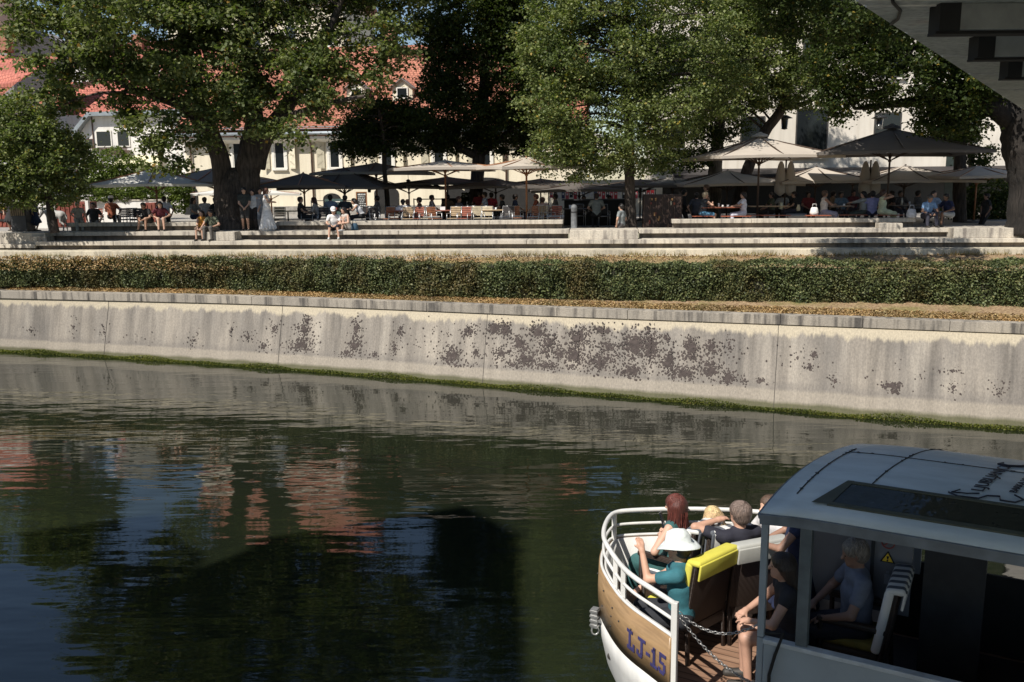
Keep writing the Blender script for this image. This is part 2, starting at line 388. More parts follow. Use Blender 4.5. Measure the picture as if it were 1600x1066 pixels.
# coping stones
coping = None
m_cop = m_concrete('coping concrete', (.36, .325, .275), (.12, .11, .10))
segs = [(i, min(i+3, NB-1)) for i in range(0, NB-1, 3)]
for a, b2 in segs:
    pts_f = [capl[k]+(capl[min(k+1, NB-1)]-capl[max(k-1, 0)]).normalized()*(.006 if k == a else (-.006 if k == b2 else 0)) for k in range(a, b2+1)]
    pts_b = [pts_f[k-a]+inward(k, capl)*.42 for k in range(a, b2+1)]
    poly = [(p.x, p.y) for p in pts_f]+[(p.x, p.y) for p in reversed(pts_b)]
    MB().prism(poly, ZC-.27, ZC, 0).build('coping_stone', m_cop, wall, .008)
# moss strip along the foot
V, Fc, A = [], [], []
leafq = np.array([[-.5, 0, 0], [0, -.35, 0], [.6, 0, 0], [0, .35, 0]])
def leaves(P, size, rng, up=.0, droop=None):
    """P (n,3) -> quads with random orientation; returns V,F,attr"""
    n = len(P); s = size*rng.uniform(.65, 1.3, n)
    nz = rng.normal(size=(n, 3)); nz[:, 2] = np.abs(nz[:, 2])+up; nz /= np.linalg.norm(nz, axis=1)[:, None]
    t1 = rng.normal(size=(n, 3)); t1[:, 2] -= (droop or 0); t1 -= nz*(t1*nz).sum(1)[:, None]; t1 /= np.linalg.norm(t1, axis=1)[:, None]
    t2 = np.cross(nz, t1)
    a = P-t1*s[:, None]*.5; c = P+t1*s[:, None]*.6-nz*s[:, None]*.12
    l = P-t2*s[:, None]*.42+nz*s[:, None]*.1; r = P+t2*s[:, None]*.42+nz*s[:, None]*.1
    V = np.stack([a, l, c, r], 1).reshape(-1, 3); Fq = np.arange(4*n).reshape(n, 4)
    return V, Fq, np.repeat(rng.random(n), 4)
def along(pl, n, rng, x0=-19, x1=17):
    xs = rng.uniform(x0, x1, n); X = np.array([p.x for p in pl]); Yv = np.array([p.y for p in pl]); return xs, np.interp(xs, X, Yv)
xs, ys = along(wallb, 34000, rng); cl = .75+.5*np.sin(xs*2.1)*np.sin(xs*.7+1)
h = rng.random(len(xs))**1.3*.135*cl.clip(.5, 1.4)
P = np.stack([xs, ys-.02-.14*rng.random(len(xs))*(1-h/.3)+h*.12, ZW+h+.005], 1)
Vv, Ff, Aa = leaves(P, .035, rng, .4)
moss = npmesh('moss_strip', Vv, Ff, leafmat('bright river moss', (.05, .07, .015), (.16, .17, .04), (.28, .22, .07)), attr=Aa); tag(moss, 'strip of green and yellow moss along the waterline', kind='stuff')
# hedge: runs behind the coping
hl_px = extrap([(0, 447.5), (300, 450), (500, 456), (800, 466), (1050, 470), (1300, 475), (1600, 483)], -600, 2200)
HZ = ZC+.10
hfront = smooth_pl(resample([PZ(x, y, HZ) for x, y in hl_px], 80), 6)
def hedge_pts(n, rng):
    X = np.array([p.x for p in hfront]); Yv = np.array([p.y for p in hfront])
    xs = rng.uniform(-22, 19, n); yf = np.interp(xs, X, Yv)
    lump = .08*np.sin(xs*3.1)+.07*np.sin(xs*1.3+1)+.06*np.sin(xs*7.3)+.03*np.sin(xs*17)
    H = 1.05+.016*np.clip(xs, 0, 14)+.05*np.sin(xs*.9)+.04*np.sin(xs*4.7+2)+.02*np.sin(xs*13); W = 1.0
    u = rng.random(n); P = np.zeros((n, 3)); P[:, 0] = xs
    fr = u < .66; rt = ~fr
    z = rng.random(n)
    P[:, 1] = np.where(fr, yf+lump*np.sin(z*5+xs*2)+rng.normal(0, .05, n)+.10*(z**6), yf+.05+rng.random(n)*W)
    P[:, 2] = HZ+np.where(fr, z*H, H+np.abs(rng.normal(0, .045, n))-.04)+.02*np.sin(xs*11)*z
    return P
Vh, Fh, Ah = leaves(hedge_pts(170000, rng), .058, rng, .1)
hedge = empty('hedge', (0, 24, HZ), 0, 'long clipped green hedge running between the coping and the steps', 'hedge')
mh, t, b = newmat('hedge leaves'); a = N(t, 'Attribute', attribute_name='rnd')
g1 = ramp(t, [(0, (.040, .055, .022)), (.8, (.12, .14, .055)), (1, (.20, .19, .09))], a.outputs['Fac'])
nn = noise(t, .55, 3); br = ramp(t, [(.46, (0, 0, 0)), (.62, (1, 1, 1))], nn.outputs[0])
g2 = ramp(t, [(0, (.04, .05, .015)), (.45, (.11, .085, .035)), (1, (.15, .12, .05))], a.outputs['Fac'])
cc = mix(t, g1.outputs[0], g2.outputs[0], br.outputs[0]); n5 = noise(t, 3, 3); cc = mix(t, cc, ramp(t, [(.35, (.6, .65, .6)), (.65, (1.3, 1.3, 1.2))], n5.outputs[0]).outputs[0], 1, 'MULTIPLY')
t.links.new(cc, b.inputs['Base Color']); b.inputs['Roughness'].default_value = .55; b.inputs['Specular IOR Level'].default_value = .3
o = npmesh('foliage', Vh-np.array([0, 24, HZ]), Fh, mh, hedge, Ah)
poly = [(p.x, p.y+.16-24) for p in hfront]+[(p.x, p.y+.95-24) for p in reversed(hfront)]
MB().prism(poly, 0, 1.0).build('inner_twigs', M('dark hedge twigs', (.03, .028, .018), .95, .4, 8), hedge)
# grass tufts and litter
xs, ys = along(capl, 26000, rng); e = rng.random(len(xs))
P1 = np.stack([xs, ys+.40+e*.8, np.full(len(xs), ZC-.02)+.10*e+rng.random(len(xs))*.03], 1)
P1 = P1[(rng.random(len(P1)) < .9)]
xs = rng.uniform(-22, 19, 22000); yp = T0.y+(xs-T0.x)*math.tan(PSI)-2.25; e = rng.random(len(xs))**2
P2 = np.stack([xs, yp-e*1.2, ZG+.02-e*.5+rng.random(len(xs))*.05], 1)
Vg, Fg, Ag = leaves(np.concatenate([P1, P2]), .055, rng, .6)
lit = npmesh('leaf_litter', Vg, Fg, leafmat('dry leaves', (.16, .085, .04), (.42, .29, .15), (.50, .40, .22), trans=.1), attr=Ag); tag(lit, 'dry fallen leaves and cut grass on the bank', kind='stuff')
n = 5200; xs = rng.uniform(-22, 19, n); yp = T0.y+(xs-T0.x)*math.tan(PSI)-2.28; mask = (np.sin(xs*1.7)+np.sin(xs*4.1+2)*.6+rng.normal(0, .5, n)) > .0; xs = xs[mask]; yp = yp[mask]; n = len(xs)
hh = rng.uniform(.05, .2, n); b0 = np.stack([xs, yp-rng.random(n)*.3, np.full(n, ZG-.02)], 1); ln = rng.normal(0, .05, (n, 2))
tipp = b0+np.stack([ln[:, 0], ln[:, 1], hh], 1); ww = np.array([.010, 0, 0])
Vt = np.stack([b0-ww, b0+ww, tipp], 1).reshape(-1, 3)
gr = npmesh('grass_tufts', Vt, np.arange(3*n).reshape(n, 3), leafmat('dry grass blades', (.13, .13, .04), (.34, .25, .12), trans=.1), attr=np.repeat(rng.random(n), 3)); tag(gr, 'tufts of dry grass at the foot of the steps', kind='stuff')
# paved floor behind the steps
Z1, Z2, Z3, Z4, ZF = 3.475, 3.15, 2.83, 2.52, 3.08
m_pave, t, b = newmat('stone paving'); tc = N(t, 'TexCoord'); bk = N(t, 'TexBrick'); bk.inputs['Scale'].default_value = 1.6
bk.inputs['Color1'].default_value = (.30, .28, .25, 1); bk.inputs['Color2'].default_value = (.36, .33, .29, 1); bk.inputs['Mortar'].default_value = (.15, .14, .12, 1); bk.inputs['Mortar Size'].default_value = .01
t.links.new(tc.outputs['Object'], bk.inputs[0]); t.links.new(bk.outputs[0], b.inputs['Base Color']); b.inputs['Roughness'].default_value = .9
def tf(s, wd, z): p = T0+TU*s+TN*wd; return Vector((p.x, p.y, z))
pv = MB().add([tf(-160, .2, ZF), tf(160, .2, ZF), tf(160, 200, ZF), tf(-160, 200, ZF)], [(0, 1, 2, 3)]).build('pavement', m_pave); tag(pv, kind='structure', label='paved riverside promenade behind the steps')
gnd = MB().add([(-900, 140, ZF-.3), (900, 140, ZF-.3), (900, 1500, ZF-.3), (-900, 1500, ZF-.3)], [(0, 1, 2, 3)]).build('ground', M('distant ground', (.12, .12, .08), .95)); tag(gnd, kind='structure', label='flat ground running to the horizon')
# steps
steps = empty('concrete_steps', T0, PSI, 'long pale concrete seating steps between the hedge and the cafe terrace', 'steps')
def S_of(px, wd=0):
    p = TP(px, wd, 0); return (p-Vector((T0.x, T0.y, 0))).dot(TU)
def tier(p0, p1, wd, z, depth, name='step', th=.15, over=.17):
    s0, s1 = S_of(p0, wd), S_of(p1, wd); z0 = z-T0.z; n = max(1, round((s1-s0)/3.2))
    for k in range(n):
        a = s0+(s1-s0)*k/n+.006; c = s0+(s1-s0)*(k+1)/n-.006
        MB().box(((a+c)/2, wd+depth/2, z0-th/2), (c-a, depth, th)).build('step_slab', MAT['conc'], steps, .012)
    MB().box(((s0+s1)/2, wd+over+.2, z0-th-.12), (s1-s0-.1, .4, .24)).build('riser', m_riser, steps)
m_riser = m_concrete('shaded riser concrete', (.22, .19, .16), (.11, .10, .09))  # shade under the overhanging slabs is put into this darker colour
for a, c in ((103, 306), (431, 880), (1050, 1432)): tier(a, c, 0, Z1, .5)
for a, c in ((68, 318), (365, 889), (998, 1492)): tier(a, c, -.8, Z2, 1.2)
tier(50, 2000, -1.6, Z3, .85); tier(-300, 50, -1.5, Z3-.10, .85)
def plain(p0, p1, wd, z0, z1, depth, nm='block', mat=None):
    s0, s1 = S_of(p0, wd), S_of(p1, wd)
    MB().box(((s0+s1)/2, wd+depth/2, (z0+z1)/2-T0.z), (s1-s0, depth, z1-z0)).build(nm, mat or MAT['conc'], steps, .012)
plain(-300, 2100, -2.4, ZG-.3, Z4, .9, 'plinth', m_concrete('pale plinth concrete', (.60, .54, .42), (.42, .38, .30)))
plain(318.5, 364.5, -1.35, Z3+.002, Z2+.01, 1.6); plain(890, 997.5, -1.35, Z3+.002, Z2+.01, 1.6); plain(1493, 2000, -1.35, Z3+.002, Z2+.02, 1.9); plain(-300, 67.5, -1.2, Z3-.1, Z2+.0, 1.6)
plain(42, 69, -1.35, Z3-.1, Z2-.13, .3)
plain(306.5, 430.5, -.0, Z3, Z2-.002, .6); 
plain(1432.5, 1495, -.0, Z3, Z2-.004, .6)
plain(1375, 1412, -.8, Z2+.002, Z2+.18, .5)

quay = MB().box((-22, -14, -.3), (40, 30, 1.9)).build('bounce_quay', m_concrete('bounce quay concrete', (.62, .57, .49), (.40, .37, .33))); tag(quay, kind='structure', label='unseen pale concrete quay added to bounce sunlight upward')  # unseen pale slab added to bounce sun onto the bridge underside
# ---------------- bridge soffit (top right) ----------------
bridge = empty('footbridge', (6, 12, 6.1), 0, 'grey green steel underside of a footbridge crossing above the river', 'bridge')
m_soff, t, b = newmat('aged grey green paint'); n1 = noise(t, 1.2, 5); n2 = noise(t, 14, 5)
c = mix(t, ramp(t, [(.3, (.58, .61, .55)), (.62, (.78, .80, .73)), (.78, (.75, .66, .56))], n1.outputs[0]).outputs[0], ramp(t, [(.3, (.72, .72, .72)), (.6, (1.1, 1.1, 1.1))], n2.outputs[0]).outputs[0], 1, 'MULTIPLY')
t.links.new(c, b.inputs['Base Color']); b.inputs['Roughness'].default_value = .7; bump(t, b, n2.outputs[0], .3, .01)
ZB = 6.1; e0 = PZ(1335, 0, ZB); e1 = PZ(1600, 172, ZB); ed = (e1-e0)
BL_ = Vector((6, 12, ZB))
def edge_at(y): return e0.x+(y-e0.y)*ed.x/ed.y
# panels: strips running across, boundaries at the seams seen in the photo
ys = [-6, 1.5, 4.2, 5.8, 7.6, 9.4]
seam_px = [(1337, 9), (1410, 51), (1476, 87), (1512, 115), (1556, 140), (1600, 168)]
yseam = [PZ(x, y, ZB).y for x, y in seam_px]
ys = [-6, -2, 1.5, 3.3, 3.9, 4.3, 4.8, 5.5, e0.y-.3, e0.y] + [y for y in yseam if y > e0.y+.02] + [yseam[-1]+1.2]
def lx(y):  # out-of-view edge bent so the deck's shadow falls on the boat roof
    if y >= e0.y-.3: return edge_at(y)
    return float(np.interp(y, [-6, 3.3, 3.9, 4.3, 4.8, 5.5, e0.y-.3], [-1.5, -1.15, -.85, -.52, -.15, .45, edge_at(e0.y-.3)]))
for a, c in zip(ys, ys[1:]):
    dy = .012; sl = .05
    poly = [(lx(a+dy), a+dy), (16, a+dy-sl*0), (16, c-dy), (lx(c-dy), c-dy)]
    pl = [(p[0]-6, p[1]-12) for p in poly]
    MB().prism(pl, 0, .06).build('soffit_panel', m_soff, bridge)
MB().prism([(lx(y)-6+.02, y-12) for y in ys]+[(10, ys[-1]-12), (10, ys[0]-12)], .062, .40).build('deck', M('dark bridge deck', (.07, .07, .065), .9), bridge)
for a in ys[1:-1]:
    MB().box(((lx(a)+16)/2-6+.01, a-12, -.004), (16-lx(a)-.02, .022, .012)).build('seam_strip', M('pale seam sealant', (.85, .83, .76), .8), bridge)
m_dark0 = M('joist shade black', (.02, .02, .02), .8)
m_joist = M('grey beam paint', (.36, .38, .37), .75, .3, 3, bm=.4)
# joists hanging under the soffit
for (px, y0, y1) in ((1467, 2, 47), (1527, 48, 89), (1574, 90, 120), (1622, 122, 148)):
    p = PZ(px, y0+6, ZB); h = .18; q = None
    # front bottom corner at (px,y1)
    v = ray(px, y1); tt = (ZB-h-CZ)/v.z; q = Vector((v.x*tt, v.y*tt, ZB-h))
    MB().box((q.x-6+3.5, q.y-12+.08, -h/2), (7, .16, h)).build('joist', m_joist, bridge, .01)
    MB().box((q.x-6+3.5, q.y-12+.10, -h-.012), (7.01, .13, .02)).box((q.x-6+.07, q.y-12+.075, -h/2-.003), (.146, .17, h+.004)).build('joist_shade', m_dark0, bridge)  # black pieces paint the shade on joist ends and undersides
cr = PZ(1396, 0, ZB-.03); cable = [PZ(x, y, ZB-.02) for x, y in ((1394, -8), (1395, 4), (1407, 17), (1403, 30), (1392, 38))]
MB().tube([p-BL_ for p in cable], .012, 6).build('cable', M('black cable', (.01, .01, .01), .6), bridge)
# ---------------- buildings ----------------
def roof_uv(o, sc=1.0):
    me = o.data; ul = me.uv_layers.new(name='UVMap')
    for p in me.polygons:
        n = p.normal; u = Vector((-n.y, n.x, 0)); u = u.normalized() if u.length > .05 else Vector((1, 0, 0)); v = n.cross(u)
        for li in p.loop_indices:
            c = me.vertices[me.loops[li].vertex_index].co; ul.data[li].uv = (c.dot(u)*sc, c.dot(v)*sc)
    return o
def bframe(name, wd, z0, label, psi=PSI):
    return empty(name, T0+TN*wd+Vector((0, 0, z0-T0.z)), psi, label, 'building')
def sx(px, wd): return S_of(px, wd)
def zz(px, py, wd): return TPY(px, py, wd).z
def window(par, s, z0, z1, w, fr, z_base, glass=None, mull=(1, 2), y=0, dep=.12, sill=True, mat_sill=None):
    f = MB(); t_ = .07; zc = (z0+z1)/2-z_base; H = z1-z0
    for sg in (-1, 1): f.box((s+sg*(w/2-t_/2), y-.01, zc), (t_, .09, H))
    for sg in (-1, 1): f.box((s, y-.012, zc+sg*(H/2-t_/2)), (w-2*t_-.002, .09, t_))
    for k in range(1, mull[0]+1): f.box((s-w/2+w*k/(mull[0]+1), y-.008, zc), (.045, .05, H-2*t_-.002))
    for k in range(1, mull[1]+1): f.box((s, y-.014, zc-H/2+H*k/(mull[1]+1)), (w-2*t_-.002, .045, .035))
    o = f.build('window', fr, par)
    MB().box((s, y-.028, zc), (w-.05, .02, H-.05)).build('pane', glass or MAT['glass'], o)
    if sill: MB().box((s, y-.06, z0-z_base-.05), (w+.3, .2, .08)).build('sill', mat_sill or m_trim, o)
    return o
m_trim = M('white painted trim', (.72, .69, .62), .8, .08, 3)
m_zinc = M('grey zinc sheet', (.30, .33, .35), .45, .2, 1.5, .4, (1, 8, 1))
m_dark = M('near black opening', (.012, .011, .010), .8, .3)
m_iron = M('dark iron', (.03, .03, .032), .5)
# cream building
W1 = 20.0; zb = ZF
b1 = bframe('cream_building', W1, zb, 'long cream house with red tiled roof, dormers and open shutters behind the umbrellas')
sa, sb = sx(296, W1), sx(905, W1); ze = zz(560, 206, W1)-zb; zr = ze+5.9
arches = [(395, 300, 34), (605, 306, 36), (765, 300, 60)]
MB().box(((sa+sb)/2, 4, ze/2), (sb-sa, 8, ze)).build('wall', MAT['cream'], b1)
MB().box(((sa+sb)/2, -.02, .25), (sb-sa, .1, .5)).build('plinth', M('grey plinth', (.30, .28, .25), .9), b1)
r = MB(); r.slab([(sa-.4, -.62, ze-.02), (sa-.4, 6.5, zr), (sa-.4, 12.6, ze), (sa-.4, 12.4, ze-.2), (sa-.4, 6.5, zr-.22), (sa-.4, -.6, ze-.22)], (sb-sa+.8, 0, 0))
roof_uv(r.build('roof', MAT['tile'], b1))
MB().slab([(sa-.3, -.05, ze-.35), (sa-.3, -.55, ze-.24), (sa-.3, -.55, ze-.40), (sa-.3, -.05, ze-.60)], (sb-sa+.6, 0, 0)).build('cornice', m_trim, b1)
MB().tube([(sa-.4, -.72, ze-.08), (sb+.4, -.72, ze-.08)], .11, 10).build('gutter', m_zinc, b1)
MB().box(((sa+sb)/2, -.25, ze+.32), (sb-sa+.6, .04, .05)).beam((sa-.3, -.5, ze+.18), (sb+.3, -.5, ze+.18), .5, .03).build('snow_guard', m_zinc, b1)
for px in (492, 792, 306):
    s = sx(px, W1); MB().tube([(s, -.70, ze-.12), (s, -.12, ze-.75), (s, -.10, .1)], .055, 8).build('downpipe', M('brown downpipe', (.17, .10, .075), .6), b1)
m_shut = M('cream louvred shutter', (.66, .60, .45), .75, .1)
for px in (378, 442, 527, 608, 688, 760, 840, 925):
    s = sx(px, W1); z0, z1 = zz(442, 264, W1), zz(442, 222, W1)
    win = window(b1, s, z0, z1, .66, m_trim, zb, mull=(0, 1))
    g = MB()
    for sg in (-1, 1): g.box((s+sg*.40, -.03, (z0+z1)/2-zb), (.16, .1, z1-z0+.22))
    g.box((s, -.035, z1-zb+.10), (1.0, .12, .18)); g.build('surround', m_trim, win)
    for sg in (-1, 1):
        q = MB(); c = s+sg*.84; H = z1-z0; ang = sg*rad(-24); Mr = Matrix.Rotation(ang, 3, 'Z'); zc = (z0+z1)/2-zb
        def put(dx, dz, w_, h_, rot=0):
            o_ = Mr @ Vector((dx, 0, 0)); q.box((c+o_.x, -.16+o_.y, zc+dz), (w_, .035, h_), Mr @ Matrix.Rotation(rot, 3, 'Y'))
        put(-.2, 0, .06, H); put(.2, 0, .06, H); put(0, H/2-.03, .34, .06); put(0, -H/2+.03, .34, .06); put(0, 0, .34, .05)
        for k in range(3): put(0, -H*.3+H*.3*k, .40, .045, sg*rad(38))
        put(0, 0, .34, H-.1) ; q.build('shutter', m_shut, win)
for px, w_, hh in ((398, 1.5, 1.75), (605, 1.5, 1.6), (520, 1.1, 1.25), (713, 1.2, 1.5), (760, 2.6, 2.1), (850, 1.5, 1.8), (300, .9, 1.8)):
    s = sx(px, W1); pts = [(s-w_/2, 0, 0)]+[(s-w_/2*math.cos(a), 0, hh-.35+.35*math.sin(a)) for a in [pi*k/10 for k in range(11)]]+[(s+w_/2, 0, 0)]
    d = MB().slab([(p[0], -.07, p[2]+.02) for p in pts], (0, .06, 0)).build('doorway', m_dark, b1)
for px in (553, 625, 480, 710, 400):
    s = sx(px, W1); zt = zz(625, 122, W1+1.7)-zb; z0 = zz(625, 158, W1+1.7)-zb; y = 1.7; w_ = 1.25
    zm = zt-.5
    d = MB().slab([(s-w_/2, y, z0), (s+w_/2, y, z0), (s+w_/2, y, zm), (s, y, zt-.06), (s-w_/2, y, zm)], (0, 3, 0)).build('dormer', MAT['cream'], b1)
    q = MB()
    for sg in (-1, 1): q.slab([(s, y-.22, zt), (s+sg*(w_/2+.18), y-.22, zm-.12), (s+sg*(w_/2+.18), y-.22, zm-.18), (s, y-.22, zt-.07)], (0, 3.6, 0))
    q.build('dormer_roof', M('grey dormer roof', (.16, .14, .13), .7), d)
    window(d, s, z0+.12, zm-.05, .72, m_trim, 0, mull=(1, 1), y=y-.03, sill=False)
for px, h_ in ((340, 1.6), (585, 1.3)):
    s = sx(px, W1); MB().box((s, 6, zr+.3), (.8, .6, h_)).box((s, 6, zr+.3+h_/2+.04), (.95, .75, .1)).build('chimney', M('brick chimney', (.30, .14, .09), .9, .3, 5), b1)
s0, s1 = sx(742, W1), sx(880, W1)
MB().box(((s0+s1)/2, -.10, (zz(790, 290, W1)-zb)/2), (s1-s0, .12, zz(790, 290, W1)-zb)).build('shopfront', m_dark, b1)
# left white gabled house
W2 = 24.0; b2 = bframe('gabled_house', W2, zb, 'white gabled house with zinc eave, small balcony and red roof behind the bushes')
def q2(px, py, y=0, wd=W2): return (sx(px, wd), y, zz(px, py, wd)-zb)
pol = [q2(127, 345), q2(127, 222), q2(157, 180), q2(300, 180), q2(300, 345)]
MB().slab(pol, (0, 7, 0)).build('wall', MAT['white'], b2)
MB().slab([q2(114, 224, -.5), q2(156, 176, -.5), q2(300, 171, -.5), q2(300, 179, -.5), q2(158, 182, -.5), q2(116, 230, -.5)], (0, 6.5, 0)).build('zinc_roof', m_zinc, b2)
s0, s1 = sx(118, W2), sx(304, W2); z0 = zz(200, 176, W2)-zb; z1 = zz(200, 122, W2+4)-zb
roof_uv(MB().slab([(s0+.8, .2, z0), (s0+2.2, 4, z1), (s0+2.2, 4, z1-.2), (s0+.8, .2, z0-.2)], (s1-s0, 0, 0)).build('roof', m_tile('bright red roof tiles', (.42, .135, .095)), b2))
window(b2, sx(151, W2), zz(151, 232, W2), zz(151, 217, W2), .5, M('dark brown frame', (.08, .05, .04), .6), zb, mull=(1, 0))
wn = window(b2, sx(173, W2), zz(173, 230, W2), zz(173, 204, W2), 1.1, m_trim, zb, mull=(2, 2), sill=False)
window(b2, sx(203, W2), zz(173, 230, W2), zz(173, 204, W2), .9, m_trim, zb, mull=(2, 2), sill=False)
MB().beam(q2(157, 178, -.05), q2(157, 232, -.05), .06, .06).beam(q2(157, 232, -.3), q2(215, 236, -.3), .5, .08).build('balcony_floor', M('brown timber', (.09, .05, .035), .7), b2)
q = MB()
for k in range(26): x_ = 180+k*1.3; q.beam(q2(x_, 242, -.52), q2(x_, 232, -.52), .03, .03, (0, 1, 0))
q.beam(q2(179, 232, -.52), q2(214, 232, -.52), .05, .05).beam(q2(179, 242, -.52), q2(214, 242, -.52), .05, .05).build('balcony_railing', M('brown timber', (.09, .05, .035), .7), b2)
MB().slab([q2(200, 244, -.1), q2(262, 244, -.1), q2(268, 259, -1.4), q2(200, 259, -1.4)], (0, 0, .05)).build('awning', M('pale yellow awning', (.72, .66, .42), .8, .05), b2)
MB().tube([q2(128, 222, -.1), q2(128, 340, -.1)], .06, 8).build('downpipe', M('brown downpipe', (.17, .10, .075), .6), b2)
# far red roof house (left edge)
W3 = 21.0; b3 = bframe('red_roofed_house', W3, zb, 'house at the far left with steep bright red tiled roof and brick chimney')
def q3(px, py, y=0, wd=W3): return (sx(px, wd), y, zz(px, py, wd)-zb)
roof_uv(MB().slab([q3(-260, 170), q3(8, 162), q3(48, 128), q3(50, 126, .2)]+[q3(44, 76, 5), q3(-260, 70, 5)], (0, .3, .25)).build('roof', m_tile('bright red roof tiles', (.42, .135, .095)), b3))
MB().slab([q3(-258, 345), q3(20, 345), q3(20, 160), q3(-258, 172)], (0, 7, 0)).build('wall', MAT['white'], b3)
MB().box((sx(27, W3+4), 4.6, zz(27, 60, W3+4)-zb), (.75, .7, 1.6)).box((sx(27, W3+4), 4.6, zz(27, 49, W3+4)-zb), (.95, .85, .12)).build('chimney', M('brick chimney', (.30, .14, .09), .9, .3, 5), b3)
W4 = 31.0; b4 = bframe('grey_house', W4, zb, 'tall grey rendered house with dark roof rising above the red roof at far left')
def q4(px, py, y=0): return (sx(px, W4), y, zz(px, py, W4)-zb)
MB().slab([q4(-320, 345), q4(42, 345), q4(42, 42), q4(20, 28), q4(-320, 10)], (0, 8, 0)).build('wall', M('grey render', (.27, .25, .25), .9, .12, 2), b4)
MB().slab([q4(-330, 12, -.6), q4(18, 30, -.6), q4(60, 52, -.6), q4(60, 34, 3), q4(-20, -20, 5), q4(-330, -30, 5)], (0, .3, .3)).build('roof', M('dark brown roof', (.11, .07, .055), .85, .3, 5), b4)
# middle red roof behind
W5 = 28.0; b5 = bframe('courtyard_house', W5, zb, 'house with wide red tiled roof half hidden behind the large maple')
def q5(px, py, y=0): return (sx(px, W5), y, zz(px, py, W5)-zb)
roof_uv(MB().slab([q5(60, 180), q5(330, 180), (q5(330, 180)[0]-.5, 6, zz(300, 62, W5+6)-zb), (q5(60, 180)[0]+1.5, 6, zz(300, 72, W5+6)-zb)], (0, .3, .25)).build('roof', m_tile('bright red roof tiles', (.42, .135, .095)), b5))
MB().slab([q5(62, 345), q5(328, 345), q5(328, 180), q5(62, 180)], (0, 11, 0)).build('wall', MAT['white'], b5)
MB().slab([q5(88, 140, -.3), q5(136, 132, -.3), q5(152, 127, -.3), q5(150, 130, -.3), q5(95, 144, -.3)], (0, 1.5, 0)).build('flashing', m_zinc, b5)
for px in (186, 232):
    MB().box((sx(px, W5+5), 5.6, zz(px, 72, W5+5)-zb), (.8, .7, 1.8)).box((sx(px, W5+5), 5.6, zz(px, 60, W5+5)-zb), (1.0, .9, .12)).build('chimney', M('brick chimney', (.30, .14, .09), .9, .3, 5), b5)
for px in (150, 255):
    s = sx(px, W5+3); z_ = zz(px, 118, W5+3)-zb
    MB().slab([(s-.7, 2.4, z_-.5), (s+.7, 2.4, z_-.5), (s+.7, 2.4, z_+.2), (s, 2.4, z_+.75), (s-.7, 2.4, z_+.2)], (0, 2.5, 0)).build('dormer', MAT['white'], b5)
# tall house whose facade and roof show in the water between the tree reflections
W9 = 37.0; b9 = bframe('tall_house', W9, zb, 'tall cream town house with red roof rising far behind the maple crown')
s0, s1 = sx(283, W9), sx(548, W9); H9 = 19.3-zb
MB().box(((s0+s1)/2, 5, H9/2), (s1-s0, 10, H9)).build('wall', MAT['cream'], b9)
roof_uv(MB().slab([(s0-.3, -.6, H9-.1), (s0-.3, 5, H9+6.2), (s0-.3, 10.6, H9-.1)], (s1-s0+.6, 0, 0)).build('roof', MAT['tile'], b9))
for r_ in range(5):
    for k in range(5): window(b9, s0+1.3+k*(s1-s0-2.6)/4, zb+2.2+3.4*r_, zb+3.8+3.4*r_, .95, m_trim, zb, mull=(1, 1))
# right white building
W6 = 17.0; b6 = bframe('white_building', W6, zb, 'tall white plastered building with dark windows behind the right hand umbrellas')
s0, s1 = sx(1012, W6)+.3, sx(2500, W6); H6 = zz(1300, -190, W6)-zb
MB().box(((s0+s1)/2, 5, H6/2), (s1-s0, 10, H6)).build('wall', m_plaster('warm white plaster', (.76, .70, .61)), b6)  # warm white plaster colour of the facade
roof_uv(MB().slab([(s0-.4, -.6, H6-.1), (s0-.4, 5, H6+3.6), (s0-.4, 10.6, H6-.1)], (s1-s0+.8, 0, 0)).build('roof', MAT['tile'], b6))
m_wf = M('dark window frame', (.05, .045, .04), .6)
for px, pt, pb, w_ in ((1171, 182, 232, 1.3), (1262, 170, 246, 1.7), (1378, 176, 212, 1.4), (1050, 186, 232, 1.2), (1492, 172, 216, 1.3), (1171, 60, 120, 1.3), (1262, 60, 120, 1.3), (1378, 62, 122, 1.3), (1492, 62, 122, 1.3), (1050, 60, 120, 1.3), (1650, 176, 216, 1.3), (1760, 176, 216, 1.3)):
    window(b6, sx(px, W6), zz(px, pb, W6), zz(px, pt, W6), w_, m_wf, zb, mull=(1, 2))
MB().box(((s0+s1)/2, -.04, zz(1350, 300, W6)-zb-.25), (s1-s0-.4, .1, 2.1)).build('shopfront', M('dark shopfront', (.02, .017, .014), .5), b6)
MB().slab([(s0+1, -.05, zz(1300, 262, W6)-zb), (s0+1, -1.9, zz(1300, 270, W6)-zb-.05), (s0+1, -1.9, zz(1300, 276, W6)-zb-.1), (s0+1, -.05, zz(1300, 266, W6)-zb)], (s1-s0-3, 0, 0)).build('awning', M('dark awning', (.03, .025, .025), .8), b6)
for px in (1497, 1544):
    pass
for px, w_ in ((1480, 22),):
    MB().box((sx(px, W6), -.06, zz(px, 215, W6)-zb-2), (.55, .08, 4.5)).build('shutter_panel', M('dark green shutter', (.02, .03, .025), .6), b6)
